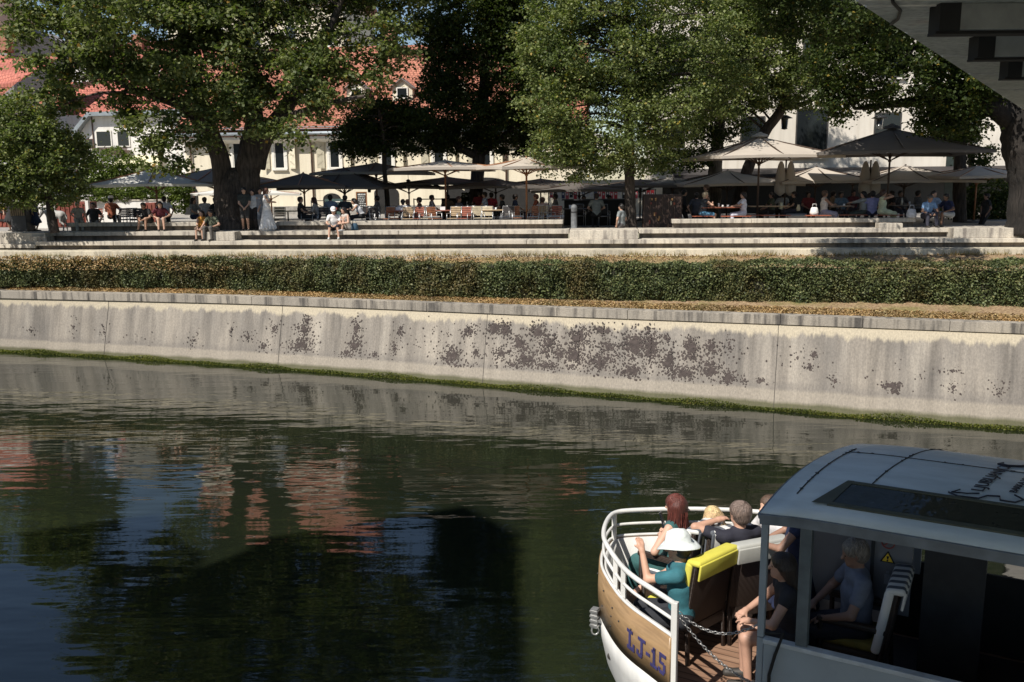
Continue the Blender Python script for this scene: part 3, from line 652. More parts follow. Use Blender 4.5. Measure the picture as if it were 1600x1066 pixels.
# low white wall and red kiosk wall at left
W7 = 9.0; lw = empty('low_wall', T0+TN*W7+Vector((0, 0, ZF-T0.z)), PSI, 'low white wall with dappled sun behind the leftmost umbrella', 'wall')
MB().box(((sx(120, W7)+sx(262, W7))/2, .15, .55), (sx(262, W7)-sx(120, W7), .3, 1.1)).build('wall_body', MAT['white'], lw)
MB().box(((sx(120, W7)+sx(262, W7))/2, .15, 1.13), (sx(262, W7)-sx(120, W7)+.1, .4, .06)).build('wall_cap', MAT['conc'], lw)
W8 = 5.0
for i, (pa, pb, pt, lb) in enumerate(((-60, 14, 324, 'red metal kiosk box at the far left edge beside the dark bin'), (82, 134, 316, 'rust red container standing behind the small tree'), (225, 243, 317, 'rust red cabinet under the leftmost umbrella'))):
    wd_ = W8 if i < 2 else 7
    k = empty('red_container', TP((pa+pb)/2, wd_, ZF), PSI, lb, 'container'); W_ = sx(pb, wd_)-sx(pa, wd_); h_ = zz(pa, pt, wd_)-ZF
    mr = M('rust red paint', (.20, .05, .032), .7, .3, 2)
    MB().box((0, .5, h_/2), (W_, 1.0, h_)).build('body', mr, k, .02)
    q = MB()
    for j in range(int(W_/.22)): q.box((-W_/2+.15+j*.22, -.02, h_/2), (.08, .04, h_-.16))
    q.build('ribs', mr, k)
    if i == 0:
        MB().box((W_*.2, -.05, h_*.35), (W_*.5, .04, .10)).box((W_*.2, -.05, h_*.75), (W_*.5, .04, .08)).build('vents', m_dark, k)
# white boards behind small tree
wp = empty('white_stall', TP(52, 4.0, ZF), PSI, 'bright white stall panel behind the dark bin at left', 'stall'); MB().box((.2, 0, .62), (1.7, .06, 1.25)).build('panel', MAT['white'], wp)
MB().box((-.6, .06, .65), (.05, .05, 1.3)).build('post', m_iron, wp); MB().box((1.0, .06, .65), (.05, .05, 1.3)).build('post', m_iron, wp)
wc = empty('white_column', TP(138, 4.5, ZF), PSI, 'slim white post between the red container and the low wall', 'post'); MB().box((0, 0, .7), (.14, .14, 1.4)).box((0, 0, 1.42), (.5, .2, .06)).build('post', MAT['white'], wc)
# ---------------- trees ----------------
def tree(name, label, cat, Y, trunks, blobs, leaf, nleaf, size, mbark, seed, group=None, dens=1.0, stems=80, droop=.6, zb_=None, cl_r=.42, per=42):
    rng = np.random.default_rng(seed); random.seed(seed)
    root_p = None
    tr = MB(); nodes = []
    for path, rr in trunks:
        pts = [PY(x, y, Y+dy) for x, y, dy in path]
        if root_p is None: root_p = pts[0].copy()
        # smooth subdivision
        P, R = [], []
        for i in range(len(pts)-1):
            p0 = pts[max(i-1, 0)]; p1 = pts[i]; p2 = pts[i+1]; p3 = pts[min(i+2, len(pts)-1)]
            for k in range(5):
                u = k/5; P.append(.5*((2*p1)+(p2-p0)*u+(2*p0-5*p1+4*p2-p3)*u*u+(3*p1-p0-3*p2+p3)*u**3)); R.append((rr[i]*(1-u)+rr[i+1]*u)*(1+.05*random.uniform(-1, 1)))
        P.append(pts[-1]); R.append(rr[-1]); nodes += list(zip(P, R)); tr.v and None
        tr.tube([p-root_p for p in P], R, 12)
    C_, Rr = [], []
    for (x, y, dy, rx, ry, rd) in blobs:
        c = PY(x, y, Y+dy); D = Y+dy; C_.append(c); Rr.append((rx*D/F, rd, ry*D/F))
    C_ = np.array([tuple(c) for c in C_]); Rr = np.array(Rr)
    vol = (Rr.prod(1))**(.75); pr = vol/vol.sum()
    ncl = int(nleaf/per); bi = rng.choice(len(C_), ncl, p=pr)
    d = rng.normal(size=(ncl, 3)); d /= np.linalg.norm(d, axis=1)[:, None]
    r_ = .35+.65*rng.random(ncl)**.5
    ctr = C_[bi]+d*r_[:, None]*Rr[bi]
    # gaps: drop clusters where a coarse pseudo-noise is low
    g = np.sin(ctr[:, 0]*1.9+seed)+np.sin(ctr[:, 2]*2.3+seed*2+ctr[:, 0])+np.sin(ctr[:, 1]*1.7+seed*3+ctr[:, 2]*.8)
    ctr = ctr[g > -1.25+ (1-dens)]
    n = len(ctr)*per
    cs = rng.uniform(.6, 1.25, len(ctr))*cl_r
    off = rng.normal(size=(len(ctr), per, 3))*cs[:, None, None]*np.array([1, 1, .5])*.52
    off[:, :, 2] -= .25*np.abs(off[:, :, 0])+.25*np.abs(off[:, :, 1])
    P = (ctr[:, None, :]+off).reshape(-1, 3)
    P = P[P[:, 2] > ZF+.9]
    V, Fq, A = leaves(P, size, rng, .5, droop)
    root = empty(name, root_p, 0, label, cat, group)
    rp = np.array(tuple(root_p)); npmesh('crown', V-rp, Fq, leaf, root, A)
    # branches from the nearest limb node towards clusters
    nd = np.array([tuple(p) for p, r in nodes]); nr = np.array([r for p, r in nodes])
    ix = rng.choice(len(ctr), min(stems, len(ctr)), replace=False)
    for i in ix:
        c = ctr[i]; dist = np.linalg.norm(nd-c, axis=1)+np.where(nd[:, 2] > c[2]+.5, 3, 0)+np.where(nd[:, 2] < root_p.z+1.8, 6, 0); j = int(dist.argmin()); a = Vector(nd[j]); bb = Vector(c)
        L_ = (bb-a).length; mid = a.lerp(bb, .5)+Vector((random.uniform(-.1, .1)*L_, random.uniform(-.1, .1)*L_, .10*L_)); r0 = min(nr[j]*.5, .015+.018*L_)
        pp = [a, a.lerp(mid, .5)+Vector((0, 0, .03*L_)), mid, mid.lerp(bb, .5)+Vector((0, 0, .02*L_)), bb]
        tr.tube([p-root_p for p in pp], [r0, r0*.8, r0*.6, r0*.4, r0*.15], 5, cap=False)
    tr.build('trunk', mbark, root)
    return root
leafA = leafmat('maple leaves', (.068, .090, .036), (.18, .20, .085), (.26, .16, .04))
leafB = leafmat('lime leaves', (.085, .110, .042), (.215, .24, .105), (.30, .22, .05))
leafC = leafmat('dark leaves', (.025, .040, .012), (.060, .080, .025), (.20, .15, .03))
leafD = leafmat('bush leaves', (.06, .09, .02), (.15, .19, .05), None)
bk2 = m_bark('dark bark', (.07, .055, .045)); bk3 = m_bark('pale bark', (.17, .15, .12))
tree('maple_tree', 'huge dark trunked maple forking low, rising from the steps left of centre', 'tree', 36.4,
 [([(366, 362, 0), (368, 340, 0), (368, 305, 0), (367, 278, 0), (366, 262, 0)], [1.02, .84, .76, .60, .30]),
  ([(352, 330, 0), (349, 290, -.1), (343, 245, -.2), (322, 190, -.4), (306, 130, -.6), (288, 60, -.8), (270, -40, -1), (250, -160, -1)], [.44, .40, .36, .33, .28, .22, .17, .09]),
  ([(384, 330, 0), (386, 280, 0), (391, 235, 0), (398, 190, 0), (392, 130, .2), (384, 60, .4), (376, -30, .6), (372, -180, .6), (370, -300, .6)], [.54, .52, .46, .37, .30, .25, .20, .12, .05]),
  ([(398, 260, 0), (412, 218, -.1), (436, 183, -.3), (468, 140, -.6), (500, 80, -1), (530, 10, -1.4), (555, -60, -1.6)], [.42, .36, .30, .24, .18, .12, .07]),
  ([(430, 190, -.3), (470, 176, -1), (520, 160, -2), (570, 150, -2.6)], [.2, .15, .1, .05]),
  ([(330, 215, -.2), (290, 170, -1), (240, 150, -2), (190, 130, -2.6), (120, 90, -3)], [.24, .2, .15, .1, .05])],
 [(110, 78, -2, 85, 62, 2.5), (220, 60, -1.5, 115, 85, 3), (238, 175, -2.5, 62, 62, 1.4), (262, 235, -2.8, 32, 36, .8), (190, 130, -2, 60, 45, 1.5), (330, 100, -1, 90, 85, 3), (310, 190, -2, 42, 42, 1.4),
  (420, 50, 0, 115, 95, 3.2), (450, 120, -1.5, 80, 52, 2), (540, 110, -1.5, 78, 60, 2), (590, 62, -1, 62, 50, 2), (455, 205, -2.4, 24, 18, .7), (400, -60, 0, 240, 90, 4), (180, -40, -1, 130, 70, 3), (590, -40, 0, 100, 70, 3), (380, -200, 0, 230, 130, 4), (370, -340, 0, 150, 100, 3), (55, 20, -2, 45, 45, 1.5), (90, 150, -2.5, 30, 22, 1), (520, 165, -2, 50, 25, 1.2), (415, 200, -2, 30, 20, 1), (355, 160, -2.2, 60, 42, 1.0), (180, 5, -5.5, 80, 40, 1.6)],
 leafA, 170000, .145, m_bark('maple bark', (.085, .068, .056)), 3, stems=150, dens=1.1, cl_r=.52, per=75)
tree('small_tree', 'small round leafy tree with thin leaning trunk at the far left', 'tree', 34.5,
 [([(86, 364, 0), (82, 345, 0), (78, 325, 0), (74, 290, 0), (70, 240, 0), (66, 190, 0)], [.17, .15, .13, .12, .09, .05])],
 [(60, 235, 0, 78, 72, 2), (30, 200, 0, 60, 62, 1.8), (95, 180, 0, 38, 42, 1.3), (70, 290, 0, 66, 34, 1.7), (-20, 250, 0, 62, 70, 2), (20, 305, 0, 40, 20, 1.2), (110, 255, 0, 30, 50, 1.2)],
 leafB, 46000, .105, bk2, 5, stems=60, cl_r=.33)
tree('plane_tree', 'dense dark green tree standing behind the central umbrellas', 'tree', 42.5,
 [([(742, 350, 0), (744, 300, 0), (748, 250, 0), (752, 200, 0), (756, 140, 0), (760, 60, 0), (765, -60, 0)], [.34, .32, .30, .27, .24, .2, .1]),
  ([(748, 245, 0), (720, 232, 0), (690, 205, 0), (655, 190, 0), (610, 185, 0)], [.2, .17, .14, .1, .05]),
  ([(750, 240, 0), (785, 215, 0), (815, 190, 0), (840, 170, 0)], [.2, .16, .12, .07])],
 [(705, 170, 0, 62, 60, 2.6), (760, 110, 0, 100, 110, 3.2), (735, 40, 0, 95, 62, 3), (800, 195, 0, 62, 45, 2.2), (640, 205, 0, 60, 28, 2), (590, 195, -.5, 55, 38, 1.8), (560, 225, -.5, 38, 22, 1.4), (790, -60, 0, 120, 90, 3.4), (790, -180, 0, 110, 70, 3), (720, 215, 0, 60, 26, 2), (800, 40, 0, 60, 60, 2.5), (840, 150, 0, 50, 90, 2), (690, 110, 0, 40, 60, 2), (800, 120, 0, 60, 70, 2.4), (690, 30, 0, 50, 40, 2)],
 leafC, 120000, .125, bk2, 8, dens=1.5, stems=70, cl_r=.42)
tree('thin_tree', 'slender dark tree between the umbrellas with low hanging twigs', 'tree', 40,
 [([(606, 352, 0), (605, 310, 0), (601, 270, 0), (600, 235, 0), (597, 200, 0), (590, 160, 0)], [.13, .11, .10, .10, .08, .04])],
 [(590, 175, 0, 58, 32, 1.5), (560, 215, 0, 42, 26, 1.2), (640, 190, 0, 42, 30, 1.2), (610, 225, 0, 46, 18, 1.0)],
 leafC, 12000, .12, bk2, 9, stems=30)
tree('lime_tree', 'bright green round lime tree with dark trunk in the centre of the terrace', 'tree', 35,
 [([(985, 362, 0), (985, 330, 0), (984, 290, 0), (983, 250, 0), (982, 190, 0), (980, 120, 0), (978, 40, 0), (975, -80, 0)], [.27, .22, .20, .19, .17, .14, .10, .04])],
 [(865, 150, -.5, 55, 95, 1.8), (870, 235, -.5, 42, 40, 1.3), (930, 235, -.4, 60, 40, 1.7), (950, 175, -.5, 110, 80, 2.6), (935, 70, 0, 120, 85, 3), (1050, 165, -.4, 78, 68, 2), (1015, 235, -.3, 62, 34, 1.4), (1110, 140, 0, 62, 50, 1.8), (1050, 60, 0, 110, 70, 3), (975, -50, 0, 150, 85, 3.2), (975, -160, 0, 105, 75, 2.6), (1010, 262, 0, 30, 12, .7), (900, 268, -.3, 40, 14, .8), (860, 55, 0, 60, 60, 1.8), (908, 110, .3, 60, 90, 2)],
 leafB, 125000, .10, bk2, 11, dens=1.5, stems=110, cl_r=.46, per=80)
tree('tall_lime_tree', 'pale green leaning tree with bare limbs left of the right hand umbrellas', 'tree', 40.5,
 [([(1148, 345, 0), (1160, 290, 0), (1176, 245, 0), (1196, 205, 0), (1222, 168, 0), (1236, 110, 0), (1240, 30, 0), (1240, -80, 0)], [.30, .27, .25, .24, .21, .18, .12, .06]),
  ([(1222, 168, 0), (1262, 160, 0), (1300, 130, -1), (1330, 100, -1)], [.14, .11, .08, .04])],
 [(1165, 90, 0, 95, 75, 2.8), (1235, 62, 0, 95, 72, 2.8), (1140, 150, -.5, 60, 34, 1.6), (1260, 130, -.5, 62, 42, 1.8), (1190, 150, 0, 60, 25, 1.4), (1215, -40, 0, 160, 85, 3.2), (1210, -150, 0, 110, 70, 3), (1140, 20, 0, 60, 60, 2)],
 leafB, 84000, .11, bk2, 13, dens=1.3, stems=70, cl_r=.38)
tree('speckled_trunk_tree', 'tree with pale speckled trunk behind the right hand umbrellas', 'tree', 43,
 [([(1113, 345, 0), (1116, 300, 0), (1118, 260, 0), (1122, 215, 0), (1128, 150, 0), (1130, 60, 0)], [.36, .34, .32, .28, .2, .1])],
 [(1130, 60, 0, 80, 70, 2.4), (1080, 215, 0, 66, 38, 1.6), (1060, 250, 0, 50, 18, 1.4), (1130, 190, 0, 50, 22, 1.4), (1040, 130, 0, 60, 80, 2)],
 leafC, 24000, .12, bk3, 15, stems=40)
tree('river_tree', 'massive dark trunked tree at the right edge under the footbridge', 'tree', 31.5,
 [([(1620, 362, 0), (1618, 320, 0), (1615, 270, 0), (1606, 225, 0), (1600, 180, 0), (1610, 120, 0), (1630, 40, 0)], [1.0, .86, .80, .80, .72, .6, .4]),
  ([(1604, 215, 0), (1575, 180, 0), (1540, 163, 0), (1495, 156, 0), (1440, 158, 0), (1385, 164, 0), (1335, 170, 0)], [.5, .42, .34, .26, .19, .12, .05]),
  ([(1495, 156, 0), (1450, 120, -.5), (1400, 80, -.8)], [.2, .14, .06])],
 [(1335, 95, -.5, 72, 62, 1.8), (1400, 118, -.5, 80, 55, 1.8), (1480, 130, -.3, 70, 50, 1.8), (1345, 30, 0, 85, 60, 2), (1430, 40, 0, 100, 70, 2.4), (1540, 120, 0, 60, 48, 1.8), (1500, 185, 0, 44, 26, 1.2), (1310, 155, -.5, 38, 26, .9), (1450, -50, 0, 160, 80, 3), (1590, -20, 0, 120, 110, 3), (1450, 195, 0, 34, 20, .9), (1300, 175, -.5, 20, 26, .6), (1290, 15, -5.5, 90, 45, 1.8), (1410, 25, -5.5, 70, 40, 1.4), (1220, -30, -6, 70, 35, 1.5)],
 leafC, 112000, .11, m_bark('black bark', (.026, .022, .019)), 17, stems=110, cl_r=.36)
tree('slender_dark_tree', 'dark upright trunk with sparse twigs between the right umbrellas and the big trunk', 'tree', 37.5,
 [([(1500, 352, 0), (1499, 300, 0), (1500, 250, 0), (1503, 200, 0), (1508, 140, 0)], [.27, .25, .24, .22, .15]),
  ([(1522, 352, 3), (1518, 280, 3), (1516, 220, 3), (1512, 170, 3)], [.12, .12, .10, .08])],
 [(1500, 200, 0, 36, 30, 1.2), (1520, 150, 0, 40, 26, 1.4), (1530, 240, .5, 26, 18, .8), (1470, 212, 0, 34, 16, .9)],
 leafC, 9000, .11, bk2, 19, stems=24)
# shrubs at left
def shrub(name, label, blobs, Y, n, seed, size=.09, leaf=None):
    rng = np.random.default_rng(seed); C_ = np.array([tuple(PY(x, y, Y)) for x, y, rx, ry in blobs]); R = np.array([(rx*Y/F, min(rx, ry)*Y/F*.9, ry*Y/F) for x, y, rx, ry in blobs])
    pr = R.prod(1)**.66; bi = rng.choice(len(C_), n, p=pr/pr.sum()); d = rng.normal(size=(n, 3)); d /= np.linalg.norm(d, axis=1)[:, None]
    lump = 1+.12*np.sin(d[:, 0]*9+bi)+.12*np.sin(d[:, 2]*8+2*bi)
    P = C_[bi]+d*(R[bi])*(lump*(.72+.28*rng.random(n)**.5))[:, None]; P = P[P[:, 2] > ZF+.02]
    V, Fq, A = leaves(P, size, rng, .3); c = C_.mean(0); c[2] = ZF
    o = empty(name, c, 0, label, 'shrub'); npmesh('foliage', V-c, Fq, leaf or leafD, o, A)
    q = MB()
    for k in range(14): q.tube([(random.uniform(-.2, .2), random.uniform(-.1, .1), 0), Vector(P[rng.integers(len(P))])-Vector(c)], [.03, .01], 5)
    q.build('stems', bk2, o); return o
shrub('round_bush', 'round bright green bush in front of the white gabled house', [(175, 258, 44, 24), (150, 275, 30, 22), (205, 270, 30, 16), (190, 290, 50, 22), (150, 300, 30, 20)], 49, 12000, 31, .11)
shrub('climbing_shrub', 'low green shrubs spilling over the white wall under the leftmost umbrella', [(160, 303, 26, 14), (195, 302, 28, 13), (228, 302, 28, 14), (262, 300, 26, 15), (283, 296, 18, 16), (280, 316, 16, 16)], 45.5, 11000, 33, .09)
shrub('dark_shrub', 'dark leafy shrub behind the parasol pole at the far right', [(1546, 300, 40, 22), (1540, 330, 46, 26), (1580, 320, 40, 30), (1500, 335, 30, 18)], 40, 9000, 35, .1, leafC)
shrub('doorway_plant', 'potted leafy plant beside the doorway behind the central umbrellas', [(742, 312, 14, 12), (728, 308, 8, 7), (752, 325, 10, 10)], 44, 2500, 37, .08, leafC)

# unseen house row added behind and left of the camera to shade the water
nh = empty('shade_houses', (-34.1, -7, .65), 0, 'unseen row of tall gabled houses added to shade the near water', 'building')
q = MB(); g = MB(); x_ = -22
for k, (w_, h_, r_) in enumerate(((8, 17, 3.5), (6.5, 19, 3), (7.5, 16.5, 4), (6, 18.5, 2.6), (5, 17.8, 3.4), (6.5, 18.8, 3.0), (4.5, 20.0, 2.2))):
    q.slab([(x_+.01, 6.5, 0), (x_+w_-.01, 6.5, 0), (x_+w_-.01, 6.5, h_), (x_+w_/2, 6.5, h_+r_), (x_+.01, 6.5, h_)], (0, -13, 0))
    for sg in (-1, 1): g.slab([(x_+w_/2, 6.9, h_+r_+.25), (x_+w_/2+sg*(w_/2-.02), 6.9, h_+.25), (x_+w_/2+sg*(w_/2-.02), 6.9, h_+.02), (x_+w_/2, 6.9, h_+r_+.02)], (0, -13.6, 0))
    q.box((x_+w_*.3, 3, h_+r_+.3), (.9, .9, 2.2)); x_ += w_
q.build('wall', MAT['cream'], nh); roof_uv(g.build('roof', MAT['tile'], nh))
for r_ in range(5):
    for k in range(12):
        MB().box((-20+3.6*k, 6.53, 2.5+3.0*r_), (1.1, .06, 1.7)).build('window', m_glass(), nh) if (r_ == 0 and k == 0) else MB().box((-20+3.6*k, 6.53, 2.5+3.0*r_), (1.1, .06, 1.7)).build('window', MAT['glass'], nh)
# ---------------- organic surfaces: smooth blended limbs, surface nets ----------------
def sdf_surface(prims, vox):
    """prims: (a, b, ra, rb, k[, 'sub']) tapered capsules blended into ONE continuous surface"""
    A = np.array([list(p[0]) for p in prims]+[list(p[1]) for p in prims], float); mr = max(max(p[2], p[3]) for p in prims)+.03
    lo = A.min(0)-mr-vox*2; hi = A.max(0)+mr+vox*2; n = np.ceil((hi-lo)/vox).astype(int)+1
    g = [lo[i]+vox*np.arange(n[i]) for i in range(3)]; f = np.full(n, .5, np.float32)
    for p in prims:
        a, b, ra, rb, k = np.array(p[0], float), np.array(p[1], float), p[2], p[3], p[4]
        sub = len(p) > 5; m = max(ra, rb)+k+vox*3
        i0 = np.maximum(0, ((np.minimum(a, b)-m-lo)/vox).astype(int)); i1 = np.minimum(n, ((np.maximum(a, b)+m-lo)/vox).astype(int)+2)
        X, Y, Z = np.meshgrid(g[0][i0[0]:i1[0]], g[1][i0[1]:i1[1]], g[2][i0[2]:i1[2]], indexing='ij')
        d = b-a; L2 = max(d.dot(d), 1e-9); t = np.clip(((X-a[0])*d[0]+(Y-a[1])*d[1]+(Z-a[2])*d[2])/L2, 0, 1)
        ds = np.sqrt((X-a[0]-t*d[0])**2+(Y-a[1]-t*d[1])**2+(Z-a[2]-t*d[2])**2)-(ra+(rb-ra)*t)
        s = (slice(i0[0], i1[0]), slice(i0[1], i1[1]), slice(i0[2], i1[2])); c = f[s]
        if sub: h = np.maximum(k-np.abs(c+ds), 0)/max(k, 1e-6); f[s] = np.maximum(c, -ds)+h*h*k*.25
        else: h = np.maximum(k-np.abs(c-ds), 0)/max(k, 1e-6); f[s] = np.minimum(c, ds)-h*h*k*.25
    s = f < 0; c8 = [s[i:n[0]-1+i, j:n[1]-1+j, k:n[2]-1+k] for i in (0, 1) for j in (0, 1) for k in (0, 1)]
    cnt = sum(c.astype(np.int8) for c in c8); act = (cnt > 0) & (cnt < 8); idx = np.argwhere(act)
    vid = np.full(act.shape, -1, np.int32); vid[act] = np.arange(len(idx))
    acc = np.zeros((len(idx), 3)); num = np.zeros(len(idx))
    cor = [(i, j, k) for i in (0, 1) for j in (0, 1) for k in (0, 1)]
    fv = {c: f[idx[:, 0]+c[0], idx[:, 1]+c[1], idx[:, 2]+c[2]] for c in cor}
    for c in cor:
        for ax in range(3):
            if c[ax] == 0:
                e = list(c); e[ax] = 1; e = tuple(e); fa, fb = fv[c], fv[e]; cr = (fa < 0) != (fb < 0)
                t = np.where(cr, fa/(np.where(cr, fa-fb, 1)), 0); q = np.array(c, float)[None].repeat(len(idx), 0); q[:, ax] = t
                acc += q*cr[:, None]; num += cr
    V = lo+vox*(idx+acc/np.maximum(num, 1)[:, None]); Fq = []
    for ax in range(3):
        o = [slice(None)]*3; o2 = [slice(None)]*3; o[ax] = slice(0, -1); o2[ax] = slice(1, None)
        ch = s[tuple(o)] != s[tuple(o2)]; e = np.argwhere(ch); b_, c_ = [(1, 2), (2, 0), (0, 1)][ax]
        ok = (e[:, b_] > 0) & (e[:, c_] > 0) & (e[:, b_] < n[b_]-1) & (e[:, c_] < n[c_]-1); e = e[ok]
        def cell(db, dc): q = e.copy(); q[:, b_] -= db; q[:, c_] -= dc; return vid[q[:, 0], q[:, 1], q[:, 2]]
        quad = np.stack([cell(1, 1), cell(0, 1), cell(0, 0), cell(1, 0)], 1)
        flip = ~s[e[:, 0], e[:, 1], e[:, 2]]; quad[flip] = quad[flip][:, ::-1]; Fq.append(quad)
    return V, np.concatenate(Fq)
def organic(name, prims, vox, mat, parent):
    V, Fq = sdf_surface(prims, vox); return npmesh(name, V, Fq, mat, parent, smooth=True)
def V3(*a): return Vector(a)
def ik(a, b, l1, l2, hint):
    d = b-a; L = d.length
    if L > (l1+l2)*.995: b = a+d*((l1+l2)*.995/L); d = b-a; L = d.length
    x = (l1*l1-l2*l2+L*L)/(2*L); h = math.sqrt(max(l1*l1-x*x, 0)); dn = d/L; hv = Vector(hint); hv -= dn*hv.dot(dn)
    if hv.length < 1e-4: hv = Vector((0, 0, 1)).cross(dn)
    return a+dn*x+hv.normalized()*h, b
SK = lambda c=(.50, .30, .21): M('skin %.2f' % c[0], c, .55, .08, 8)
def clothmat(c): return M('cloth %.3f %.3f %.3f' % c, c, .85, .22, 7, st=(1, 1, 1.8), bm=.9)
def hairmat(c): return M('hair %.3f %.3f' % (c[0], c[1]), c, .5, .6, 16, 0, (7, 7, .8), .8)
def person(label, loc, face, pose, top=(.6, .6, .6), bottom=(.05, .05, .07), hair=(.03, .02, .015), hairlen=0, skin=(.50, .30, .21), sleeve=.55, leg=1.0,
           lean=0, hand_l=None, hand_r=None, headyaw=0, headpitch=0, sc=1.0, vox=.022, skirt=False, hat=None, knees=None, feet=None, female=False, seat=.45, group=None, fingers=False, name='person', shoe=(.04, .035, .03), el_l=(-1, -.3, -.4), el_r=(1, -.3, -.4), spread=.10, legfwd=.42, extra=None, dress=False, bag=False):
    root = empty(name, loc, face-pi/2, label, 'person', group)
    S = sc; up = V3(0, math.sin(lean), math.cos(lean)); sit = pose == 'sit'
    pel = V3(0, 0, (seat+.10) if sit else .90*S)
    chest = pel+up*.27*S; neck = pel+up*.49*S; hb = V3(math.sin(headyaw)*math.cos(headpitch)*-1, math.cos(headyaw)*math.cos(headpitch), math.sin(headpitch))
    hup = (V3(0, 0, 1)-hb*hb.z).normalized(); hr = hb.cross(hup); head = neck+up*.09*S+hup*.06*S+hb*.02
    sw = (.165 if female else .185)*S; shl = neck-up*.055*S+V3(-sw, 0, 0); shr = neck-up*.055*S+V3(sw, 0, 0)
    kf = lambda s, d: None
    hips = [pel+V3(-.09*S, 0, -.03), pel+V3(.09*S, 0, -.03)]
    if sit:
        fx = feet or [V3(-spread, legfwd, .06), V3(spread, legfwd+.02, .06)]
        kn = []
        for h, f in zip(hips, fx): k_, f_ = ik(h, Vector(f), .43*S, .43*S, (0, .4, 1)); kn.append((k_, f_))
    else:
        fx = feet or [V3(-.10, .02, .06), V3(.10, -.04, .06)]; kn = []
        for h, f in zip(hips, fx): k_, f_ = ik(h, Vector(f), .43*S, .43*S, (0, 1, 0)); kn.append((k_, f_))
    if hand_l is None: hand_l = (V3(-.16, .34, seat+.20) if sit else V3(-.24, .08, .86*S))
    if hand_r is None: hand_r = (V3(.16, .34, seat+.20) if sit else V3(.24, .08, .86*S))
    el, hl = ik(shl, Vector(hand_l), .29*S, .27*S, el_l); er, hr_ = ik(shr, Vector(hand_r), .29*S, .27*S, el_r)
    kb = .05; P = []
    tw = .088 if female else .10
    P += [(pel+V3(-.06, 0, 0), pel+V3(.06, 0, 0), .105*S, .105*S, kb), (pel+V3(-.04, 0, .02), chest+V3(-.065*S, 0, 0), tw*S, .105*S, kb), (pel+V3(.04, 0, .02), chest+V3(.065*S, 0, 0), tw*S, .105*S, kb),
          (chest, neck-up*.07, .11*S, .09*S, kb), (shl*.85+shr*.15, shr*.85+shl*.15, .062*S, .062*S, kb), (neck-up*.04, neck+up*.08*S, .055*S, .05*S, .03)]
    P += [(head-hup*.055*S+hb*.025*S, head+hup*.02*S+hb*.01*S, .062*S, .078*S, .03), (head+hup*.03*S-hb*.02*S, head+hup*.035*S+hb*.005*S, .088*S, .083*S, .03)]
    P += [(head+hup*.02*S+hb*.088*S, head-hup*.018*S+hb*.108*S, .010, .016, .012), (head-hup*.075*S+hb*.06*S, head-hup*.08*S+hb*.068*S, .028, .024, .02), (head-hup*.045*S+hb*.083*S-hr*.015, head-hup*.045*S+hb*.083*S+hr*.015, .011, .011, .01)]
    for sg in (-1, 1): P += [(head+hr*sg*.082*S+hup*.012, head+hr*sg*.080*S-hup*.018, .018, .012, .006)]
    A_ = []
    for sh, e, h in ((shl, el, hl), (shr, er, hr_)):
        A_ += [(sh, e, .050*S, .040*S, .03), (e, h, .040*S, .026*S, .02)]
    Lg = []
    for h, (k_, f_) in zip(hips, kn):
        Lg += [(h, k_, .088*S, .058*S, .05), (k_, f_+V3(0, 0, .02), .056*S, .036*S, .03), (f_+V3(0, -.03, -.02), f_+V3(0, .15, -.03), .038, .032, .02)]
    P += A_+Lg
    for sh, e, h, sg in ((shl, el, hl, 1), (shr, er, hr_, -1)):
        d = (h-e).normalized(); side = d.cross(V3(0, 0, 1)); side = side.normalized() if side.length > .2 else V3(0, 1, 0).cross(d).normalized()
        nrm = side.cross(d).normalized()
        pm = h+d*.055; P += [(h, pm+side*.018, .026, .022, .015), (h, pm-side*.018, .026, .022, .015)]
        for j, (o_, l_) in enumerate(((-.030, .060), (-.010, .072), (.010, .068), (.029, .052))):
            b0 = pm+side*o_+d*.012; b1 = b0+d*l_*.5-nrm*.006*sg; b2 = b1+(d*.6-nrm*.6).normalized()*l_*.5
            P += [(b0, b1, .0095, .009, .004), (b1, b2, .009, .0075, .004)]
        P += [(h+d*.02-side*.022, h+d*.055-side*.052-nrm*.02, .012, .010, .008)]
    organic('body', P, vox, SK(skin), root)
    g = .014
    ex = lambda pr, dg, cut=1.0: (pr[0], Vector(pr[0]).lerp(Vector(pr[1]), cut), pr[2]+dg, (pr[2]+(pr[3]-pr[2])*cut)+dg, pr[4])
    T_ = [ex(p, g) for p in P[:5]]
    if sleeve > 0:
        for a in (A_[0], A_[2]): T_.append(ex(a, g+.004, min(1, sleeve)))
        if sleeve > 1:
            for a in (A_[1], A_[3]): T_.append(ex(a, g, sleeve-1))
    B_ = [ex(P[0], g+.003)]+[ex(Lg[0], g+.004, min(1, leg*2)), ex(Lg[3], g+.004, min(1, leg*2))]
    if leg > .5: B_ += [ex(Lg[1], g+.006, (leg-.5)*2), ex(Lg[4], g+.006, (leg-.5)*2)]
